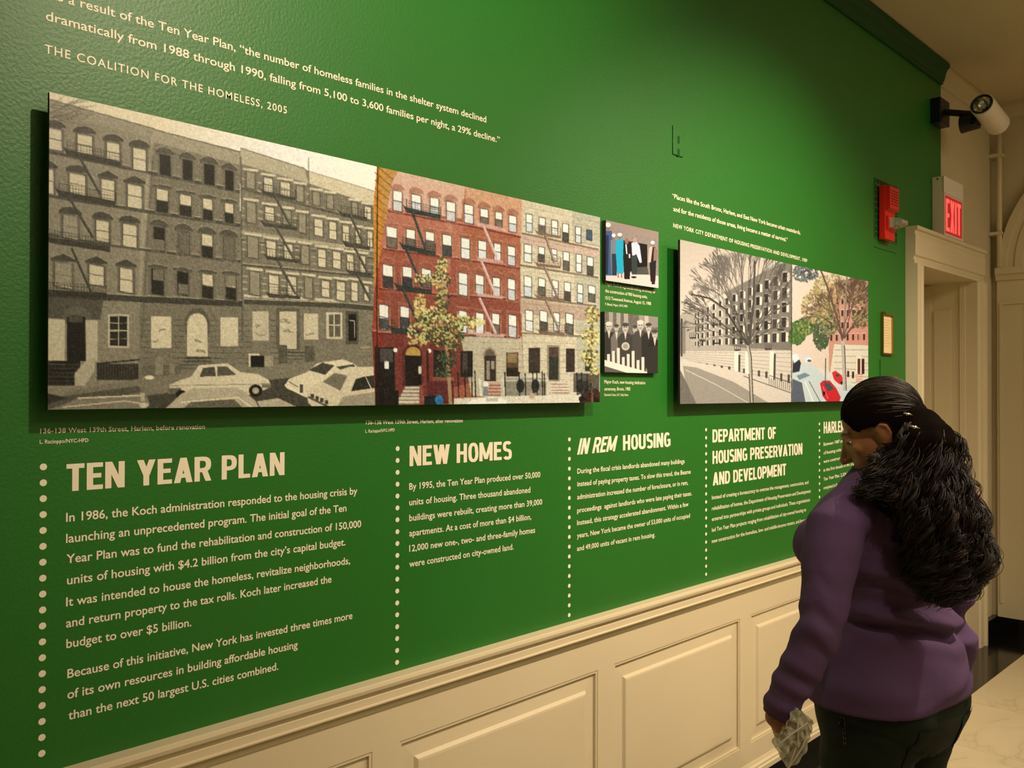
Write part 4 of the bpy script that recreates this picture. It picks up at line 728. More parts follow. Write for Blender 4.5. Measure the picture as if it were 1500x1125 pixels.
# --- small sepia photograph of a group around a model
cv = Canvas(880, 448, 972, 556, 5, (110, 98, 80)); cv.grain(10, 2)
for x in (892, 903, 914, 936): cv.rect(x, 450, x + 6, 480, bw(160 + 6 * (x % 5)), .8)
cv.rect(938, 455, 968, 480, bw(150), .8); cv.rect(944, 458, 950, 478, bw(210), .7)
for cx, cy, r, sh in ((892, 478, 6, 50), (903, 480, 4.5, 110), (916, 480, 6, 62), (930, 482, 4.5, 60), (938, 477, 6.4, 70), (950, 480, 5.6, 44), (959, 490, 5.5, 36)):
    cv.poly([(cx - r * 1.8, cy + 60), (cx - r * 1.9, cy + 15), (cx - r, cy + 8), (cx + r, cy + 8), (cx + r * 1.9, cy + 15), (cx + r * 1.9, cy + 60)], bw(sh), noise=5)
    cv.poly([(cx - 2, cy + 6), (cx + 2, cy + 6), (cx, cy + 18)], bw(206)); cv.ell(cx, cy, r * .74, r * 1.15, bw(186)); cv.ell(cx, cy - r * .75, r * .8, r * .5, bw(70 if cx not in (938, 892) else 214)); cv.line([(cx - r * .5, cy - .5), (cx - r * .1, cy - .5)], 1, bw(60)); cv.line([(cx + r * .1, cy - .5), (cx + r * .5, cy - .5)], 1, bw(60)); cv.line([(cx - r * .3, cy + r * .6), (cx + r * .3, cy + r * .6)], .8, bw(90))
cv.ell(916, 507, 6, 6, bw(190)); cv.ell(916, 507, 3.5, 3.5, bw(150))
for k in range(9): x = 889 + 7.2 * k; h = 12 + (k % 3) * 6; cv.rect(x, 530 - h + k * 1.6, x + 4, 534 + k * 1.6, bw(222)); cv.rect(x + 4, 532 - h + k * 1.6, x + 5.6, 534 + k * 1.6, bw(60))
cv.poly([(884, 526), (950, 546), (950, 556), (884, 536)], bw(232)); cv.poly([(884, 535), (930, 550), (930, 556), (884, 550)], bw(92)); cv.poly([(944, 510), (968, 505), (968, 556), (948, 552)], bw(46))
cv.blur(1)
qd = [(886, 455.7), (963.7, 465), (963.3, 547.7), (885, 544.3)]; xr, zr = rect_from(qd, YS)
pp = photo_board('small sepia photograph of a group gathered behind a building model', xr, zr, YS, 0.015, 'small photographs beside the large panel'); print_mesh('photo_print', cv, qd, xr, zr, YS - 0.0006, (150, 150), pp, 0.95)

# ---------------------------------------------------------------- fixtures on the wall
MG = mat('vent_dark', (0.004, 0.010, 0.004), 0.8)
# square vent grille with the alarm in front of it
gx0, gz1 = wall_at(1280.5, 260); gx1 = wall_at(1313.5, 300)[0]; gz0 = wall_at(1282.4, 348)[1]
vent = empty('vent_grille', label='square green perforated vent grille high beside the doorway, behind the red alarm', cat='vent')
boxes('duct_shade_sheet', [(gx0, gx1, -0.0012, -0.0006, gz0, gz1)], MG, vent)  # near-black sheet standing in for the shade inside the vent holes
nb = 10; bl = []
for i in range(nb + 1):
    x = gx0 + (gx1 - gx0) * i / nb; bl.append((x - 0.003, x + 0.003, -0.0022, -0.0013, gz0, gz1))
for i in range(nb + 1):
    z = gz0 + (gz1 - gz0) * i / nb; bl.append((gx0, gx1, -0.0032, -0.0023, z - 0.003, z + 0.003))
o = boxes('lattice', bl, M['green'], vent); o['kind'] = 'stuff'
ax0, az1 = wall_at(1293.5, 271, -0.03); ax1 = wall_at(1312.2, 300, -0.045)[0]; az0 = wall_at(1293.5, 349.5, -0.03)[1]
alarm = empty('fire_alarm', label='red fire alarm horn with a clear strobe lens, mounted on the vent grille', cat='fire alarm')
boxes('back_box', [(ax0, ax1, -0.040, -0.010, az0, az1)], M['red'], alarm, bevel=0.003)
zm = az0 + (az1 - az0) * 0.52
bm = bmesh.new(); extrude_x(bm, [(-0.0405, zm), (-0.062, zm + 0.012), (-0.062, az1 - 0.008), (-0.056, az1 - 0.003), (-0.0405, az1 - 0.003)], ax0 + 0.004, ax1 - 0.004); hf = obj('horn_cover', bm, M['red'], alarm)
boxes('sound_slot', [(ax0 + 0.02, ax1 - 0.02, -0.0635, -0.0622, az1 - 0.03 - 0.013 * k, az1 - 0.025 - 0.013 * k) for k in range(6)], mat('dark_red_slot', (0.20, 0.006, 0.005), 0.5), hf)
zl = az0 + (az1 - az0) * 0.30
bm = bmesh.new(); extrude_x(bm, [(-0.0405, zl - 0.036), (-0.052, zl - 0.030), (-0.052, zl + 0.030), (-0.0405, zl + 0.036)], ax0 + 0.01, ax1 - 0.01); obj('lens_base', bm, M['red'], alarm)
lens_m = mat('clear_strobe_lens', (0.80, 0.76, 0.66), 0.12, trans=0.75)
bm = bmesh.new(); extrude_x(bm, [(-0.0525, zl - 0.024), (-0.098, zl - 0.015), (-0.112, zl - 0.006), (-0.112, zl + 0.010), (-0.098, zl + 0.018), (-0.0525, zl + 0.024)], ax0 + 0.022, ax1 - 0.022); ln = obj('strobe_lens', bm, lens_m, alarm)
bm = bmesh.new(); cyl(bm, (ax0 + 0.035, -0.075, zl), (ax1 - 0.035, -0.075, zl), 0.006, seg=12); obj('flash_tube', bm, mat('chrome', (0.8, 0.78, 0.7), 0.15, metal=1), ln)
# raceway line and box cover painted green
xa, za = wall_at(1280, 360.5); xb, zb = wall_at(1313, 372)
t = boxes('cable_cover', [(xa, xb, -0.004, -0.0005, za - 0.004, za + 0.004)], M['green'], bevel=0.001); tag(t, 'thin green painted cable cover strip below the vent grille', 'cable cover')
xa, za = wall_at(984.8, 183.5); xb, zb = wall_at(999.5, 236)
plate = empty('outlet_plate', label='green painted electrical outlet plate high above the narrow quotation', cat='outlet')
boxes('cover_plate', [(xa, xb, -0.005, -0.0005, zb + 0.012, za)], M['green'], plate, bevel=0.002)
for z in (za - 0.045, za - 0.09): boxes('socket', [(xa + 0.025, xb - 0.025, -0.0062, -0.0051, z - 0.013, z + 0.013)], M['green_trim'], plate, bevel=0.0005)
# framed certificate
xa, za = wall_at(1292.6, 459, -0.01); xb, zb = wall_at(1307.8, 500, -0.01)[0], wall_at(1292.6, 519, -0.01)[1]
cert = empty('framed_certificate', label='narrow brass-framed certificate beside the cream door casing', cat='frame')
boxes('frame', [(xa, xb, -0.014, -0.001, zb, zb + 0.008), (xa, xb, -0.014, -0.001, za - 0.008, za), (xa, xa + 0.008, -0.014, -0.001, zb + 0.008, za - 0.008), (xb - 0.008, xb, -0.014, -0.001, zb + 0.008, za - 0.008)], M['brass'], cert)
pg = boxes('paper', [(xa + 0.0085, xb - 0.0085, -0.006, -0.002, zb + 0.0085, za - 0.0085)], M['paper'], cert)
boxes('text_lines', [(xa + 0.022, xb - 0.022 - 0.02 * ((k * 7) % 3) / 2, -0.0066, -0.0061, za - 0.03 - 0.013 * k, za - 0.027 - 0.013 * k) for k in range(11)], mat('faded_ink', (0.58, 0.46, 0.26), 0.7), pg)['kind'] = 'stuff'
for x in (xa + 0.012, xa + 0.045): bm = bmesh.new(); cyl(bm, (x, -0.004, za + 0.006), (x, -0.012, za + 0.006), 0.006, seg=12); obj('hanger', bm, M['brass'], cert)
# surface box cover and pull station under it
xa, za = wall_at(1288.6, 526); xb = wall_at(1311.5, 540)[0]
t = boxes('access_cover', [(xa, xb, -0.006, -0.0005, za - 0.30, za)], M['green'], bevel=0.0015); tag(t, 'green painted flat access cover below the framed certificate', 'cover')
xa, za = wall_at(1299, 551.5, -0.03); xb = wall_at(1311, 551.5, -0.03)[0]
pull = empty('fire_pull_station', label='red fire pull station peeking above the head of the woman', cat='alarm switch')
boxes('body', [(xa, xb, -0.045, -0.007, za - 0.13, za)], M['red'], pull, bevel=0.004)
boxes('handle', [(xa + 0.012, xb - 0.012, -0.058, -0.0455, za - 0.095, za - 0.07)], M['white'], pull, bevel=0.002)
# exit sign above the door casing
ex = empty('exit_sign', label='white box exit sign with glowing red letters above the door casing', cat='exit sign')
x0 = wall_at(1383.3, 300, -0.066)[0]; x1 = x0 + 0.315; z0 = HZ + 0.001; z1 = wall_at(1383.3, 257, -0.066)[1]; fy = -0.066
zs = z0 + (z1 - z0) * 0.70; EXW = M['white']
boxes('housing', [(x0, x1, -0.059, -0.001, z0, z1)], EXW, ex, bevel=0.004)
boxes('lamp_head', [(x0 - 0.002, x1 + 0.002, fy, -0.0595, zs + 0.004, z1)], EXW, ex, bevel=0.002)
boxes('face_frame', [(x0, x1, fy, -0.0595, z0, z0 + 0.010), (x0, x1, fy, -0.0595, zs - 0.006, zs + 0.002), (x0, x0 + 0.012, fy, -0.0595, z0 + 0.010, zs - 0.006), (x1 - 0.012, x1, fy, -0.0595, z0 + 0.010, zs - 0.006)], EXW, ex)
fc = boxes('sign_face', [(x0 + 0.0125, x1 - 0.0125, -0.063, -0.0600, z0 + 0.0105, zs - 0.0065)], mat('glowing_pale_panel', (0.45, 0.02, 0.02), 0.4, emit=(1.0, 0.03, 0.03), estr=0.22), ex)
EXL = mat('glowing_red_letter', (0.8, 0.08, 0.06), 0.4, emit=(1.0, 0.10, 0.08), estr=1.1)
hz = zs - z0 - 0.05; lw = 0.055
def ex_piece(bm, pts): extrude_y(bm, pts, -0.0655, -0.0635)
bx_ = x0 + 0.034; zb_ = z0 + 0.027; st = 0.020
bm = bmesh.new()
def R_(a, b, c, d): ex_piece(bm, [(bx_ + a, zb_ + c), (bx_ + b, zb_ + c), (bx_ + b, zb_ + d), (bx_ + a, zb_ + d)])
R_(0, st, 0, hz); R_(st, lw, 0, st); R_(st, lw, hz - st, hz); R_(st, lw - .006, hz / 2 - st / 2, hz / 2 + st / 2)
q = lw + 0.018
for s_ in (0, 1):
    a, b = (q, q + lw + .004 - st) if not s_ else (q + lw + .004 - st, q)
    ex_piece(bm, [(bx_ + a, zb_), (bx_ + a + st, zb_), (bx_ + b + st, zb_ + hz), (bx_ + b, zb_ + hz)])
q += lw + 0.022; R_(q, q + st, 0, hz)
q += st + 0.018; R_(q, q + lw, hz - st, hz); R_(q + lw / 2 - st / 2, q + lw / 2 + st / 2, 0, hz - st)
obj('exit_letters', bm, EXL, fc)
boxes('screw', [(x0 - 0.0035, x0 - 0.0005, -0.035, -0.027, z1 - 0.018, z1 - 0.010)], M['black'], ex)
# wall spotlight at the end of the green wall
sp = empty('wall_spotlight', label='white cylinder spotlight on a black bracket near the ceiling, lens facing the room', cat='spotlight')
bx0 = 5.13
boxes('canopy', [(bx0, bx0 + 0.15, -0.055, -0.001, 3.03, 3.17)], M['black'], sp, bevel=0.006)
bm = bmesh.new()
cyl(bm, (bx0 + 0.08, -0.055, 3.10), (bx0 + 0.10, -0.20, 3.06), 0.018, seg=14)
LC = at(1438, 152.5, 4.70); tocam = (Vector(CAM_P) - LC).normalized(); left = Vector((-0.693, 0.72, 0)); up = Vector((0, 0, 1))
AX = (tocam * 0.80 + (left * 0.62 + up * 0.78).normalized() * 0.60).normalized()
mid = LC - AX * 0.12
cyl(bm, (bx0 + 0.10, -0.20, 3.06), mid + Vector((0, 0.05, -0.03)), 0.016, 0.016, seg=14)
obj('arm', bm, M['black'], sp, False)
bm = bmesh.new(); cyl(bm, (bx0 + 0.10, -0.13, 3.02), (bx0 + 0.10, -0.22, 3.02), 0.05, 0.04, seg=18); cyl(bm, (bx0 + 0.10, -0.20, 3.07), (bx0 + 0.02, -0.215, 2.98), 0.022, 0.012, seg=8); obj('swivel', bm, M['black'], sp)
def ring_tube(bm, prof, c, ax, seg=40):     # lathe of (r, t) about an axis
    q = ax.to_track_quat('Z', 'Y'); rows = []
    for r, t in prof: rows.append([bm.verts.new(c + q @ Vector((r * math.cos(a), r * math.sin(a), t))) for a in [2 * PI * i / seg for i in range(seg)]])
    for A, B in zip(rows[:-1], rows[1:]):
        for i in range(seg): bm.faces.new((A[i], A[(i + 1) % seg], B[(i + 1) % seg], B[i]))
    return rows
bm = bmesh.new(); rows = ring_tube(bm, [(0.040, -0.262), (0.052, -0.258), (0.060, -0.245), (0.060, -0.01), (0.060, 0.0), (0.055, 0.002), (0.054, -0.02)], LC, AX); bm.faces.new(rows[0][::-1]); obj('housing', bm, M['white'], sp, True)
bm = bmesh.new(); ring_tube(bm, [(0.0538, -0.018), (0.0538, 0.004), (0.047, 0.004), (0.046, -0.012)], LC, AX); obj('lens_ring', bm, M['black'], sp, True)
bm = bmesh.new(); ring_tube(bm, [(0.046, -0.010), (0.042, -0.020), (0.030, -0.036), (0.014, -0.046), (0.002, -0.048)], LC, AX); obj('reflector', bm, mat('lamp_reflector', (0.72, 0.70, 0.62), 0.18, metal=1.0), sp, True)
bm = bmesh.new(); ring_tube(bm, [(0.0005, -0.020), (0.010, -0.022), (0.014, -0.030), (0.010, -0.042)], LC, AX, 16); obj('bulb', bm, mat('frosted_bulb', (0.85, 0.85, 0.8), 0.25), sp, True)

# ---------------------------------------------------------------- the visitor
skin = mat('skin', (0.30, 0.125, 0.055), 0.5, var=0.08, vscale=30)
shirt_m = mat('purple_jersey', (0.100, 0.056, 0.142), 0.85, 0.25, 350, var=0.10, vscale=9, spec=0.25)
jeans_m = mat('dark_jeans', (0.012, 0.020, 0.014), 0.85, 0.35, 420, var=0.25, vscale=14, spec=0.2)
hair_m = mat('dark_brown_hair', (0.009, 0.0045, 0.003), 0.5, spec=0.5)
hair_g = mat('greying_hair', (0.085, 0.065, 0.040), 0.42, spec=0.5)
stitch = mat('jeans_stitching', (0.10, 0.085, 0.045), 0.8)
shoe_m = mat('black_leather', (0.01, 0.009, 0.008), 0.4)
TH = math.radians(43.9 + 40)                       # heading of the body (facing the wall)
fw = Vector((math.cos(TH), math.sin(TH), 0)); rg = Vector((math.sin(TH), -math.cos(TH), 0)); up = Vector((0, 0, 1))
_c = at(1297, 574, 2.20); PC = Vector((_c.x, _c.y, 0))
def B(x, y, z): return PC + rg * x + fw * y + up * z
person = empty('person', label='woman with long dark curly hair in a purple long-sleeved shirt, reading the wall', cat='person')
def tube(bm, pts, rad, seg=20, flat=None):
    """rounded tube through points; rad may be scalars or (side, depth) pairs; flat = side direction"""
    pts = [Vector(p) for p in pts]; rows = []; n = len(pts)
    tan = [(pts[min(i + 1, n - 1)] - pts[max(i - 1, 0)]).normalized() for i in range(n)]
    ref = Vector(flat) if flat is not None else (up if abs(tan[0].z) < .9 else rg)
    def row(c, t, ra, rb):
        s = (ref - t * ref.dot(t)).normalized(); d = t.cross(s)
        return [bm.verts.new(c + s * ra * math.cos(a) + d * rb * math.sin(a)) for a in [2 * PI * k / seg for k in range(seg)]]
    for i in range(n):
        ra, rb = rad[i] if isinstance(rad[i], tuple) else (rad[i], rad[i])
        if i == 0:
            for f in (.97, .75, .4): rows.append(row(pts[0] - tan[0] * min(ra, rb) * f, tan[0], ra * math.sqrt(1 - f * f), rb * math.sqrt(1 - f * f)))
        rows.append(row(pts[i], tan[i], ra, rb))
        if i == n - 1:
            for f in (.4, .75, .97): rows.append(row(pts[-1] + tan[-1] * min(ra, rb) * f, tan[-1], ra * math.sqrt(1 - f * f), rb * math.sqrt(1 - f * f)))
    for A, C in zip(rows[:-1], rows[1:]):
        for k in range(seg): bm.faces.new((A[k], A[(k + 1) % seg], C[(k + 1) % seg], C[k]))
    bm.faces.new(rows[0][::-1]); bm.faces.new(rows[-1])
def ellipsoid(bm, c, axes, radii, nu=24, nv=16):
    c = Vector(c); rows = []
    for j in range(1, nv):
        t = PI * j / nv; rows.append([bm.verts.new(c + axes[0] * radii[0] * math.sin(t) * math.cos(a) + axes[1] * radii[1] * math.sin(t) * math.sin(a) + axes[2] * radii[2] * math.cos(t)) for a in [2 * PI * k / nu for k in range(nu)]])
    T, Bt = bm.verts.new(c + axes[2] * radii[2]), bm.verts.new(c - axes[2] * radii[2])
    for A, C in zip(rows[:-1], rows[1:]):
        for k in range(nu): bm.faces.new((A[k], C[k], C[(k + 1) % nu], A[(k + 1) % nu]))
    for k in range(nu): bm.faces.new((T, rows[0][k], rows[0][(k + 1) % nu])); bm.faces.new((Bt, rows[-1][(k + 1) % nu], rows[-1][k]))
def loft(bm, secs, seg=40, e=2.3):                  # secs: (z, cx, cy, half width, half depth)
    rows = []
    def row(z, cx, cy, a, b):
        r = []
        for k in range(seg):
            t = 2 * PI * k / seg; c, s = math.cos(t), math.sin(t)
            r.append(bm.verts.new(B(cx + a * math.copysign(abs(c) ** (2 / e), c), cy + b * math.copysign(abs(s) ** (2 / e), s), z)))
        return r
    # smooth interpolation of the sections
    S = np.array(secs, float); zz = np.linspace(S[0, 0], S[-1, 0], 60)
    for z in zz: rows.append(row(z, *[float(np.interp(z, S[:, 0], S[:, q])) for q in range(1, 5)]))
    for A, C in zip(rows[:-1], rows[1:]):
        for k in range(seg): bm.faces.new((A[k], A[(k + 1) % seg], C[(k + 1) % seg], C[k]))
    bm.faces.new(rows[0][::-1]); bm.faces.new(rows[-1])
def fuse(name, bm, voxel, m, parent, smooth=6, post=None, keep=None, snap=None):
    bmesh.ops.recalc_face_normals(bm, faces=bm.faces)
    me = bpy.data.meshes.new(name); bm.to_mesh(me); bm.free(); o = bpy.data.objects.new('tmp', me); COL.objects.link(o)
    r = o.modifiers.new('r', 'REMESH'); r.mode = 'VOXEL'; r.voxel_size = voxel
    s = o.modifiers.new('s', 'SMOOTH'); s.factor = 0.5; s.iterations = smooth
    dg = bpy.context.evaluated_depsgraph_get(); res = bpy.data.meshes.new_from_object(o.evaluated_get(dg)); bpy.data.objects.remove(o)
    n = len(res.vertices); co = np.empty(n * 3, np.float32); res.vertices.foreach_get('co', co); co = co.reshape(-1, 3).astype(float)
    nr = np.empty(n * 3, np.float32); res.vertices.foreach_get('normal', nr); nr = nr.reshape(-1, 3).astype(float)
    if post is not None: co = post(co, nr); res.vertices.foreach_set('co', co.astype(np.float32).ravel())
    if keep is not None:
        k = keep(co); b2 = bmesh.new(); b2.from_mesh(res); b2.verts.ensure_lookup_table()
        bmesh.ops.delete(b2, geom=[v for v in b2.verts if not k[v.index]], context='VERTS')
        if snap is not None:
            for v in b2.verts:
                if v.is_boundary: v.co = snap(v.co)
            bmesh.ops.smooth_vert(b2, verts=[v for v in b2.verts if v.is_boundary], factor=.5, use_axis_x=True, use_axis_y=True, use_axis_z=True)
        b2.to_mesh(res); b2.free()
    res.update(); res.name = name; res.materials.clear()
    return link(name, res, m, parent, True)
def local(co):                                      # world -> body frame arrays
    d = co - np.array(PC); R3 = np.array([list(rg), list(fw), [0, 0, 1]]); return d @ R3.T
# joints
LS, LE, LW = at(1224, 772, 2.06), at(1201, 922, 1.99), at(1136, 1050, 2.01)
RS, RE, RW = at(1384, 775, 2.30), at(1401, 930, 2.27), at(1388, 1048, 2.35)
# head frame
HY = math.radians(43.9 + 66); hf_ = Vector((math.cos(HY), math.sin(HY), 0)); hr = Vector((math.sin(HY), -math.cos(HY), 0))
pit = math.radians(24); HF = (hf_ * math.cos(pit) - up * math.sin(pit)).normalized(); HU = (up * math.cos(pit) + hf_ * math.sin(pit)).normalized(); HR = hr
HC = at(1289, 633, 2.15)
def Hd(x, y, z, s=0.93): return HC + HR * x * s + HF * y * s + HU * z * s
HAX = (HR, HF, HU)
NB = B(0, 0.005, 1.36)
# ---- body (one continuous surface)
bm = bmesh.new()
loft(bm, [(0.70, 0, 0, .15, .11), (0.78, 0, 0, .185, .13), (0.86, 0, -.005, .175, .118), (0.95, 0, .01, .135, .095), (1.05, 0, .01, .13, .095), (1.16, 0, .005, .145, .105), (1.26, 0, 0, .165, .105), (1.33, 0, 0, .13, .07), (1.36, 0, 0, .07, .05)])
tube(bm, [B(0, 0, 1.30), NB, Hd(0, -.03, -.09), Hd(0, -.02, -.04)], [.062, .056, .052, .05])
for sgn, (S_, E_, W_) in ((-1, (LS, LE, LW)), (1, (RS, RE, RW))):
    tube(bm, [B(sgn * .10, 0, 1.30), S_, (S_ + E_) / 2, E_, (E_ + W_) / 2, W_], [.05, .046, .038, .030, .030, .024])
    hx = .09 * sgn
    tube(bm, [B(hx, -.01, .82), B(hx * 1.02, 0, .62), B(hx, .01, .46), B(hx, -.005, .30), B(hx, -.01, .10)], [.095, .082, .058, .054, .038])
    tube(bm, [B(hx, -.03, .05), B(hx * 1.1, .05, .04), B(hx * 1.25, .14, .03)], [(.035, .035), (.038, .028), (.036, .02)], flat=rg)
# head
ellipsoid(bm, Hd(0, -.015, .035), HAX, (.069, .089, .083)); ellipsoid(bm, Hd(0, .022, -.022), HAX, (.058, .068, .082)); ellipsoid(bm, Hd(0, .035, -.075), HAX, (.046, .048, .038)); ellipsoid(bm, Hd(0, .072, -.098), HAX, (.017, .015, .014))
tube(bm, [Hd(0, .084, .018), Hd(0, .098, -.012), Hd(0, .110, -.034)], [.007, .009, .0125], 12, flat=HR); ellipsoid(bm, Hd(.012, .098, -.038), HAX, (.008, .010, .007)); ellipsoid(bm, Hd(-.012, .098, -.038), HAX, (.008, .010, .007))
tube(bm, [Hd(-.035, .072, .028), Hd(0, .086, .026), Hd(.035, .072, .028)], [.008, .009, .008], 12)
tube(bm, [Hd(-.020, .079, -.060), Hd(0, .091, -.058), Hd(.020, .079, -.060)], [.004, .0065, .004], 12); tube(bm, [Hd(-.017, .078, -.070), Hd(0, .089, -.070), Hd(.017, .078, -.070)], [.004, .007, .004], 12)
for s_ in (-1, 1):
    ellipsoid(bm, Hd(s_ * .030, .0765, .0085), HAX, (.0125, .0095, .0062), 16, 10)
    ellipsoid(bm, Hd(s_ * .036, .062, -.018), HAX, (.020, .018, .018))
    ellipsoid(bm, Hd(s_ * .069, -.010, -.006), (HR, HF, HU), (.008, .017, .029)); ellipsoid(bm, Hd(s_ * .068, -.002, -.030), HAX, (.007, .008, .012))
    tube(bm, [Hd(s_ * .074, .006, .008), Hd(s_ * .078, -.006, .024), Hd(s_ * .080, -.024, .012), Hd(s_ * .077, -.026, -.010), Hd(s_ * .071, -.010, -.034)], [.004, .0045, .0045, .004, .004], 8)
# hands
def hand(W_, dirv, pal, side, curl, grip_pts=None):
    """palm and five fingers; dirv: along the hand, pal: palm normal, side: towards the thumb"""
    dirv, pal = dirv.normalized(), pal.normalized(); side = (side - dirv * side.dot(dirv)).normalized(); pal = dirv.cross(side) * (1 if dirv.cross(side).dot(pal) > 0 else -1)
    tube(bm, [W_ - dirv * .01, W_ + dirv * .035, W_ + dirv * .075, W_ + dirv * .088], [(.024, .018), (.034, .015), (.040, .013), (.038, .011)], flat=side)
    for k, (off, L, r) in enumerate(((.029, .066, .0088), (.010, .074, .0092), (-.009, .068, .0088), (-.027, .054, .0078))):
        p = W_ + dirv * (.082 - (k - 1) ** 2 * .002) + side * off; pts = [p - dirv * .015]; rr = [r * 1.05]; a = 0.15; seg_ = (L * .45, L * .32, L * .26); q = p
        pts.append(q); rr.append(r)
        for m_, l_ in enumerate(seg_):
            a += curl * (.55, .75, .5)[m_] + .06 * k * curl; d = dirv * math.cos(a) + pal * math.sin(a); q = q + d * l_; pts.append(q); rr.append(r * (.95, .88, .75)[m_])
        tube(bm, pts, rr, 10)
    t0 = W_ + dirv * .022 + side * .022; t1 = t0 + (side * .62 + dirv * .55 + pal * .35).normalized() * .036; t2 = t1 + (side * .15 + dirv * .75 + pal * .62).normalized() * .032; t3 = t2 + (side * -.2 + dirv * .7 + pal * .7).normalized() * .024
    tube(bm, [t0, t1, t2, t3], [.014, .0115, .010, .008], 10)
camright = Vector(CAM_M[0]); camfwd = Vector(CAM_M[2])
HDIR = (at(1152, 1102, 2.04) - LW).normalized()
hand(LW + HDIR * .004, HDIR, camright * .75 + camfwd * .3 + up * .25, camfwd * .7 + up * .2 - camright * .1, 1.35)
RD = (B(.10, .10, .80) - RW).normalized(); hand(RW + RD * .01, RD, -rg, fw + up * .3, .5)
body = fuse('body', bm, 0.0042, skin, person, 5)
# face details
for s_ in (-1, 1):
    bm = bmesh.new(); ellipsoid(bm, Hd(s_ * .030, .0722, .004), HAX, (.0115, .0095, .0075), 16, 10); ey = obj('eye', bm, mat('eye_white', (0.7, 0.66, 0.6), 0.25), body, True)
    bm = bmesh.new(); ellipsoid(bm, Hd(s_ * .030, .0792, .001), HAX, (.0048, .0032, .0048), 12, 8); obj('iris', bm, mat('brown_iris', (0.03, 0.012, 0.005), 0.2), ey, True)
    bm = bmesh.new(); tube(bm, [Hd(s_ * .016, .084, .024), Hd(s_ * .030, .083, .030), Hd(s_ * .048, .070, .026)], [.0028, .0034, .0018], 8); obj('eyebrow', bm, hair_m, body, True)
    bm = bmesh.new(); tube(bm, [Hd(s_ * .018, .082, .0045), Hd(s_ * .030, .0855, .0055), Hd(s_ * .044, .0775, .002)], [(.0030, .0012)] * 3, 8); obj('eyelash', bm, hair_m, body, True)
# ---- shirt
def shirt_post(co, nr):
    L = local(co); x, y, z = L[:, 0], L[:, 1], L[:, 2]; d = np.zeros(len(co))
    tors = np.clip((0.30 - np.abs(x)) / .04, 0, 1)
    arm = np.array([min((Vector(c) - LE).length, (Vector(c) - (LE + LW) / 2).length, (Vector(c) - LW).length, (Vector(c) - (LE + LS) / 2).length, (Vector(c) - RE).length, (Vector(c) - RE.lerp(RW, .33)).length, (Vector(c) - RE.lerp(RS, .33)).length) for c in co])
    la = np.clip((.085 - arm) / .03, 0, 1)
    def fold(zc, w, amp, k=1.0): return amp * np.exp(-((z - zc) / w) ** 2) * k
    back = np.clip((-y + .03) / .08, 0, 1) * np.clip((.225 - np.abs(x)) / .03, 0, 1)
    zc = .955 - .10 * (x / .18 - .15) ** 2 * 0 + .055 * np.clip(-x / .18, -0.2, 1) + .018 * np.cos(x * 9)
    d += (fold(zc + .028, .020, .022) - fold(zc, .011, .022) + fold(zc - .03, .02, .007)) * back * (1 - la)
    zc2 = 1.075 + .06 * np.clip(-x / .18, -.5, 1); d += (fold(zc2, .014, .006) - fold(zc2 - .022, .012, .007)) * back * (1 - la)
    zc3 = .86 + .05 * (x / .2); d += (fold(zc3, .016, .0035) - fold(zc3 - .02, .014, .003)) * (1 - la)
    d += .0035 * np.sin(z * 38 + x * 22 + np.sin(y * 18) * 1.5) * (1 - la) * np.clip((1.25 - z) / .1, 0, 1)
    s = (np.array([list(LE)]) - co) @ np.array((LE - LS).normalized()); ds = ((co - np.array(LE)) * 1.0)
    sp_ = ds @ np.array((LW - LS).normalized()); ang = np.arctan2(ds @ np.array(camright), ds @ np.array(camfwd))
    d += la * (.0045 * np.sin(sp_ * 75 + 1.3 * np.sin(ang * 2)) * np.exp(-(sp_ / .10) ** 2) + .0035 * np.sin(sp_ * 120 + ang * 1.6) * np.clip((sp_ - .04) / .08, 0, 1))
    d += (z < .815) * 0.0
    return co + nr * d[:, None]
bm = bmesh.new()
loft(bm, [(0.785, 0, -.005, .225, .165), (0.80, 0, -.005, .226, .166), (0.86, 0, -.01, .222, .165), (0.93, 0.006, -.005, .192, .148), (0.98, 0.012, .005, .170, .138), (1.05, 0.008, .005, .166, .132), (1.14, 0, .008, .180, .135), (1.22, 0, .005, .182, .128), (1.28, 0, 0, .175, .112), (1.325, 0, 0, .145, .085), (1.365, 0, 0, .085, .066), (1.375, 0, .0, .07, .06)])
for s_ in (-1, 1): ellipsoid(bm, B(s_ * .078, .115, 1.165), (rg, fw, up), (.076, .085, .072)); ellipsoid(bm, B(s_ * .085, -.085, 1.24), (rg, fw, up), (.075, .045, .075))
def lp(a, b, t): return a.lerp(b, t)
cuff = lp(LW, LE, .06)
tube(bm, [B(-.09, 0, 1.30), lp(LS, B(-.09, 0, 1.30), .25), LS, lp(LS, LE, .33), lp(LS, LE, .66), LE, lp(LE, LW, .3), lp(LE, LW, .62), cuff], [.060, .066, .066, .063, .055, .051, .048, .043, .036], 24)
cuffr = lp(RW, RE, .06)
tube(bm, [B(.09, 0, 1.30), lp(RS, B(.09, 0, 1.30), .25), RS, lp(RS, RE, .35), lp(RS, RE, .7), RE, lp(RE, RW, .5), cuffr], [.060, .062, .060, .056, .052, .052, .047, .038], 24)
cd, cp_ = np.array((LW - LE).normalized()), np.array(LW); rd_, rp_ = np.array((RW - RE).normalized()), np.array(RW)
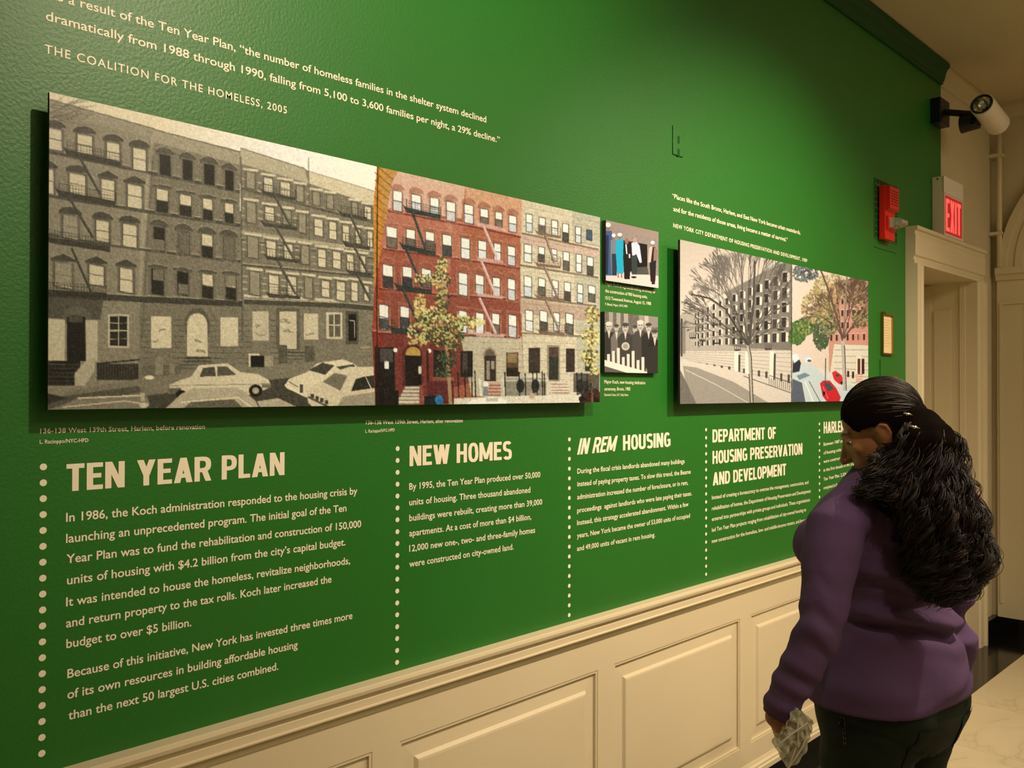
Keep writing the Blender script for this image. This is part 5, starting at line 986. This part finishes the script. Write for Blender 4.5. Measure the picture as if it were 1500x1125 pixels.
def shirt_keep(co):
    near = np.linalg.norm(co - cp_, axis=1) < .12; nearr = np.linalg.norm(co - rp_, axis=1) < .12; L = local(co)
    k = ~(near & (((co - cp_) @ cd) > -0.002)) & ~(nearr & (((co - rp_) @ rd_) > -0.002))
    def sdist(a, b):
        a, b = np.array(a), np.array(b); t = np.clip((co - a) @ (b - a) / ((b - a) @ (b - a)), 0, 1); return np.linalg.norm(co - a - t[:, None] * (b - a), axis=1)
    tor = (np.abs(L[:, 0]) < .24) & (sdist(LE, LW) > .068) & (sdist(RE, RW) > .066)
    k &= ~(tor & (L[:, 2] < .822 + .012 * L[:, 0] / .2))
    nk = np.linalg.norm(co - np.array(B(0, .01, 1.40)), axis=1) < .075
    return k & ~nk
def shirt_snap(p):
    p = Vector(p)
    for c, d in ((LW, (LW - LE).normalized()), (RW, (RW - RE).normalized())):
        q = (p - c).dot(d)
        if (p - c).length < .12 and abs(q + .002) < .012: return p - d * (q + .002)
    x = (p - PC).dot(rg); h = .822 + .012 * x / .2
    if abs(p.z - h) < .012: p.z = h
    return p
shirt = fuse('shirt', bm, 0.0055, shirt_m, person, 8, shirt_post, shirt_keep, shirt_snap)
so = shirt.modifiers.new('thick', 'SOLIDIFY'); so.thickness = 0.002; so.offset = 0
# seam of the hem and back armhole
# ---- jeans
bm = bmesh.new()
loft(bm, [(0.70, 0, -.005, .185, .135), (0.76, 0, -.012, .208, .152), (0.80, 0, -.01, .212, .154), (0.86, 0, -.01, .208, .150), (0.93, 0, -.005, .18, .13), (0.95, 0, -.005, .172, .125)])
for s_ in (-1, 1):
    hx = .098 * s_; ellipsoid(bm, B(s_ * .088, -.075, .80), (rg, fw, up), (.095, .085, .10))
    tube(bm, [B(hx, -.01, .76), B(hx * 1.05, 0, .66), B(hx * 1.02, .0, .50), B(hx, -.01, .32), B(hx, -.015, .12), B(hx, -.015, .055)], [(.108, .112), (.100, .105), (.076, .08), (.068, .07), (.066, .068), (.068, .07)], 26, flat=rg)
def jeans_post(co, nr):
    L = local(co); x, y, z = L.T; d = .003 * np.sin(z * 60 + np.abs(x) * 40) * np.clip((.74 - z) / .1, 0, 1) - .006 * np.exp(-((z - .715 + .06 * (1 - np.abs(x) / .1)) / .008) ** 2) * (y < 0)
    return co + nr * d[:, None]
jeans = fuse('jeans', bm, 0.007, jeans_m, person, 6, jeans_post, lambda co: local(co)[:, 2] > .035)
from mathutils.bvhtree import BVHTree
def surf_strip(target, pts, w, th=.0012, seglen=.007, gap=.004):
    """short stitches laid on a surface along a line of points seen from outside"""
    me = target.data; bv = BVHTree.FromPolygons([v.co for v in me.vertices], [p.vertices for p in me.polygons]); bm = bmesh.new()
    for a, b in zip(pts[:-1], pts[1:]):
        L = (b - a).length; n = max(1, int(L / (seglen + gap))); u = (b - a).normalized()
        for k in range(n):
            p0 = a + u * (k * L / n); p1 = p0 + u * seglen; h0, n0, _, _ = bv.find_nearest(p0); h1, n1, _, _ = bv.find_nearest(p1)
            if h0 is None: continue
            cyl(bm, h0 + n0 * th, h1 + n1 * th, w, seg=5)
    return bm
bm = surf_strip(jeans, [at(1226, 1026, 2.05), at(1229, 1060, 2.05), at(1231, 1095, 2.05)], .0010); bm2 = surf_strip(jeans, [at(1232, 1026, 2.05), at(1235, 1060, 2.05), at(1237, 1095, 2.05)], .0010)
o = obj('stitching', bm, stitch, jeans); o['kind'] = 'stuff'; o = obj('stitching', bm2, stitch, jeans); o['kind'] = 'stuff'
# back pockets
for s_ in (-1, 1):
    pk = [B(s_ * .045, -.30, .775), B(s_ * .135, -.30, .785), B(s_ * .130, -.30, .69), B(s_ * .09, -.30, .665), B(s_ * .05, -.30, .68), B(s_ * .045, -.30, .775)]
    me = jeans.data; bv = BVHTree.FromPolygons([v.co for v in me.vertices], [p.vertices for p in me.polygons])
    bm = bmesh.new(); n = 12; grid = {}
    for i in range(n + 1):
        for j in range(n + 1):
            u_, v_ = i / n, j / n; x = s_ * (.045 + .09 * u_); zt = .775 + .01 * u_; zb_ = .68 - .02 * (1 - abs(2 * u_ - 1)); z = zt + (zb_ - zt) * v_
            h, nn, _, _ = bv.ray_cast(B(x, -.4, z), fw)
            if h is not None: grid[i, j] = bm.verts.new(h - fw * .003)
    for i in range(n):
        for j in range(n):
            q = [grid.get(k) for k in ((i, j), (i + 1, j), (i + 1, j + 1), (i, j + 1))]
            if all(q): bm.faces.new(q)
    pko = obj('back_pocket', bm, jeans_m, jeans, True)
for s_ in (-1, 1):                                   # shoes
    hx = .098 * s_; bm = bmesh.new()
    tube(bm, [B(hx, -.065, .045), B(hx, -.03, .055), B(hx * 1.1, .05, .048), B(hx * 1.2, .12, .036), B(hx * 1.25, .175, .03)], [(.034, .036), (.038, .045), (.044, .040), (.046, .030), (.036, .022)], 18, flat=rg)
    sh = fuse('shoe', bm, .006, shoe_m, person, 3)
    bm = bmesh.new(); tube(bm, [B(hx, -.07, .010), B(hx * 1.1, .05, .010), B(hx * 1.25, .18, .010)], [(.036, .008), (.046, .008), (.038, .008)], 16, flat=rg); obj('sole', bm, M['black'], sh)
# ---- hair: a dark mass pulled back from the face, strands over it
bm = bmesh.new()
ellipsoid(bm, Hd(0, -.022, .042), HAX, (.080, .094, .090), 40, 30); ellipsoid(bm, Hd(0, -.07, .00), HAX, (.066, .055, .07)); ellipsoid(bm, Hd(0, -.045, -.03), HAX, (.070, .06, .06))
TAIL = [(1350, 614, 2.07, .044), (1364, 644, 2.03, .072), (1356, 690, 2.02, .086), (1366, 730, 2.00, .098), (1380, 775, 1.99, .092), (1389, 812, 1.985, .086), (1386, 845, 1.98, .074), (1380, 868, 1.98, .050)]
SIDE = [(1305, 655, 2.07, .040), (1293, 690, 2.04, .038), (1300, 720, 2.02, .040), (1318, 740, 2.01, .05)]
SHL = [(1300, 700, 2.03, .030), (1278, 716, 2.02, .022), (1262, 722, 2.02, .014)]
for ch in (TAIL, SIDE, SHL): tube(bm, [at(x, y, d) for x, y, d, r in ch], [(r * .90, r * .62) for x, y, d, r in ch], 26, flat=camright)
RH = np.array([list(HR), list(HF), list(HU)])
def head_local(co): return (co - np.array(HC)) @ RH.T / .93
def hair_keep(co):
    L = head_local(co); x, y, z = L.T
    face = (y > .0) & (z < .055 + .55 * (y - .06)) & (z < .95 * y - .032 * np.clip((.078 - y) / .03, 0, 1)) & (np.linalg.norm(co - np.array(HC), axis=1) < .16)
    ear = (np.abs(x) > .05) & (y > -.028) & (z < .018) & (z > -.2) & (np.linalg.norm(co - np.array(HC), axis=1) < .10)
    return ~(face | ear)
def hair_post(co, nr):
    w = np.array([list(camright)]); n = .004 * np.sin(co @ np.array([70, 40, 90.])) + .003 * np.sin(co @ np.array([-120, 90, 60.]) + 1)
    far = np.clip((np.linalg.norm(co - np.array(HC), axis=1) - .13) / .06, 0, 1); return co + nr * (n * far)[:, None]
hair_core = mat('hair_shadow', (0.006, 0.0035, 0.0025), 0.95, spec=0.05)
hair = fuse('hair', bm, .006, hair_core, person, 4, hair_post, hair_keep, lambda p: p)
sd = hair.modifiers.new('thick', 'SOLIDIFY'); sd.thickness = .002
def strands(name, paths, rads, m, parent):
    c = bpy.data.hair_curves.new(name); c.add_curves([len(p) for p in paths])
    P = np.concatenate(paths).astype(np.float32); c.position_data.foreach_set('vector', P.ravel())
    a = c.attributes.new('radius', 'FLOAT', 'POINT'); a.data.foreach_set('value', np.concatenate([np.linspace(r, r * .45, len(p)) for p, r in zip(paths, rads)]).astype(np.float32))
    c.materials.append(m); o = bpy.data.objects.new(name, c); COL.objects.link(o); o.parent = parent; o['kind'] = 'stuff'; return o
def ell_pt(th, ph, s=1.0):           # on the skull cap: th from the crown down, ph around (0 = front)
    return np.array(Hd(0, -.022, .042)) + .93 * s * (.082 * math.sin(th) * math.sin(ph) * np.array(HR) + .0965 * math.sin(th) * math.cos(ph) * np.array(HF) + .093 * math.cos(th) * np.array(HU))
GA_ = np.array(Hd(0, -.118, .030))
P1, P1g, P2, P2b = [], [], [], []
for k in range(1500):                 # combed back from the hairline to the clip
    ph = rng.uniform(-1.9, 1.9); hl = 1.16 if abs(ph) < .5 else 1.16 + (abs(ph) - .5) * .58
    th0 = rng.uniform(.15, hl); a = ell_pt(th0, ph, 1.0 + rng.uniform(0, .02)); n = 16; pts = []
    ax_ = a - np.array(Hd(0, -.022, .042)); bx_ = GA_ - np.array(Hd(0, -.022, .042)) + np.array(HR) * rng.uniform(-.02, .02) + np.array(HU) * rng.uniform(-.02, .02)
    L3 = lambda v: np.array([v @ np.array(HR) / .082, v @ np.array(HF) / .0965, v @ np.array(HU) / .093]) / .93
    u0, u1 = L3(ax_), L3(bx_); r0, r1 = np.linalg.norm(u0), np.linalg.norm(u1); n0, n1 = u0 / r0, u1 / r1; om = math.acos(np.clip(n0 @ n1, -1, 1)); so_ = math.sin(om) or 1
    jit = rng.uniform(-.006, .006)
    for i in range(n):
        t = i / (n - 1); v = (n0 * math.sin((1 - t) * om) + n1 * math.sin(t * om)) / so_ * (r0 * (1 - t) + r1 * t) * (1 + jit * math.sin(t * 9)); v = v * (1.0 + .02 * math.sin(PI * t))
        v = v * .93; pts.append(np.array(Hd(0, -.022, .042)) + v[0] * .082 * np.array(HR) + v[1] * .0965 * np.array(HF) + v[2] * .093 * np.array(HU))
    (P1g if (rng.uniform() < .16 and 1.0 < abs(ph) < 1.7 or rng.uniform() < .02) else P1).append(np.array(pts))
def chain(ch, t):
    q = t * (len(ch) - 1); i = min(int(q), len(ch) - 2); f = q - i; a, b = ch[i], ch[i + 1]; return at(a[0] + (b[0] - a[0]) * f, a[1] + (b[1] - a[1]) * f, a[2] + (b[2] - a[2]) * f), a[3] + (b[3] - a[3]) * f
def curly(ch, n, t0r, t1r, P, rmul=1.0, amp=(.004, .012)):
    for k in range(n):
        if k % 12:
            j = rng.normal(0, .0022, 3); src = P[-(k % 12)]; tt = np.linspace(0, 1, len(src))[:, None]
            P.append(src + j * (1 + 1.2 * tt) + rng.normal(0, .0035, 3) * np.sin(tt * rng.uniform(4, 9)) ); continue
        t0 = rng.uniform(*t0r); t1 = min(1.04, rng.uniform(*t1r)); a = rng.uniform(0, 2 * PI); q = math.sqrt(rng.uniform(.55, 1.15)) * rmul; am = rng.uniform(*amp) * 1.35; fr = rng.uniform(22, 46); p0 = rng.uniform(0, 6.3); m_ = 34; pts = []
        drift = rng.uniform(-.5, .5)
        for i in range(m_):
            t = t0 + (t1 - t0) * i / (m_ - 1); c, r = chain(ch, max(0, min(1, t))); aa = a + drift * (t - t0); s = (t - t0) * .36 * 1.0
            grow = min(1, (i + 3) / 10); am_ = am * grow
            p = np.array(c) + np.array(camright) * r * .90 * q * math.cos(aa) + np.array(camfwd) * r * .62 * q * math.sin(aa) + (np.array([0, 0, -1]) * max(0, t - 1) * .3)
            p = p + np.array(camright) * am_ * math.sin(fr * s * 2.6 + p0) + np.array(camfwd) * am_ * math.cos(fr * s * 2.6 + p0) + np.array([0, 0, 1]) * am_ * .5 * math.sin(fr * s * 1.9 + p0 * 2); pts.append(p)
        P.append(np.array(pts))
curly(TAIL, 2900, (0, .45), (.55, 1.05), P2); curly(TAIL, 1300, (.3, .7), (.8, 1.12), P2, 1.06, (.008, .018)); curly(SIDE, 450, (0, .3), (.6, 1.1), P2); curly(SHL, 160, (0, .3), (.7, 1.05), P2, .9)
curly(TAIL, 260, (0, .6), (.5, 1.05), P2b, 1.08, (.008, .014))
brown = [p for i_, p in enumerate(P1) if i_ % 11 == 0]; strands('brown_streak', brown, [.0009] * len(brown), mat('brown_hair_streak', (0.06, 0.030, 0.016), .4), hair)
strands('combed_hair', P1, [.00085] * len(P1), hair_m, hair); strands('grey_streak', P1g, [.0009] * len(P1g), hair_g, hair)
strands('curls', P2, [.0010] * len(P2), hair_m, hair); strands('lighter_curls', P2b, [.0008] * len(P2b), mat('brown_hair_shine', (0.05, 0.022, 0.012), .4), hair)
# hair pins
pin = mat('silver_pin', (.75, .73, .68), .2, metal=1.0)
for px, py, d in ((1330, 607, 2.045), (1340, 626, 1.985)):
    bm = bmesh.new(); c = at(px, py, d); cyl(bm, c - camright * .010 + up * .004, c + camright * .010 - up * .003, .0026, seg=8); ellipsoid(bm, c, (camright, camfwd, up), (.005, .004, .004), 10, 8); obj('hair_pin', bm, pin, hair, True)
# earring-free ear; jumper ribbed cuff
bm = bmesh.new(); tube(bm, [lp(LW, LE, .02), lp(LW, LE, .07)], [.0335, .0345], 24)
# ---- clear folded plastic bag held in the left hand
bag_m = bpy.data.materials.new('clear_plastic_film'); bag_m.use_nodes = True; nt = bag_m.node_tree; b = nt.nodes['Principled BSDF']
b.inputs['Base Color'].default_value = (0.55, 0.55, 0.42, 1); b.inputs['Roughness'].default_value = .18; b.inputs['Alpha'].default_value = .55; b.inputs['Specular IOR Level'].default_value = .9
bm.free()
bm = bmesh.new()
# crumpled sheet between four corners, seen hanging behind the hand and over the thigh
CO = [at(1166, 1036, 1.955), at(1187, 1052, 1.945), at(1134, 1092, 1.937), at(1152, 1124, 1.945)]
n = 26; G = {}
for i in range(n + 1):
    for j in range(n + 1):
        u_, v_ = i / n, j / n; p = CO[0].lerp(CO[1], u_).lerp(CO[2].lerp(CO[3], u_), v_); wdt = math.sin(PI * v_) * .5
        p += camright * (u_ - .2) * .035 * wdt * 2 - camfwd * (.012 * math.sin(u_ * 9 + v_ * 5) + .008 * math.sin(u_ * 21 - v_ * 9) + .005 * math.sin(v_ * 31)); G[i, j] = bm.verts.new(p)
for i in range(n):
    for j in range(n): bm.faces.new((G[i, j], G[i + 1, j], G[i + 1, j + 1], G[i, j + 1]))
bag = obj('plastic_bag', bm, bag_m, None, False); tag(bag, 'crumpled clear plastic bag held in the left hand of the woman', 'bag')
sd = bag.modifiers.new('t', 'SOLIDIFY'); sd.thickness = .0012
bm = bmesh.new()
for a, b_, c_ in ((CO[0], CO[3], .01), (CO[1], CO[2], -.01), (CO[1], CO[3], .004)): tube(bm, [a - camfwd * .01, a.lerp(b_, .5) - camfwd * .018 + camright * c_, b_ - camfwd * .01], [.0016, .0022, .0016], 8)
obj('folded_edge', bm, mat('pale_plastic_edge', (.60, .58, .46), .25), bag, True)
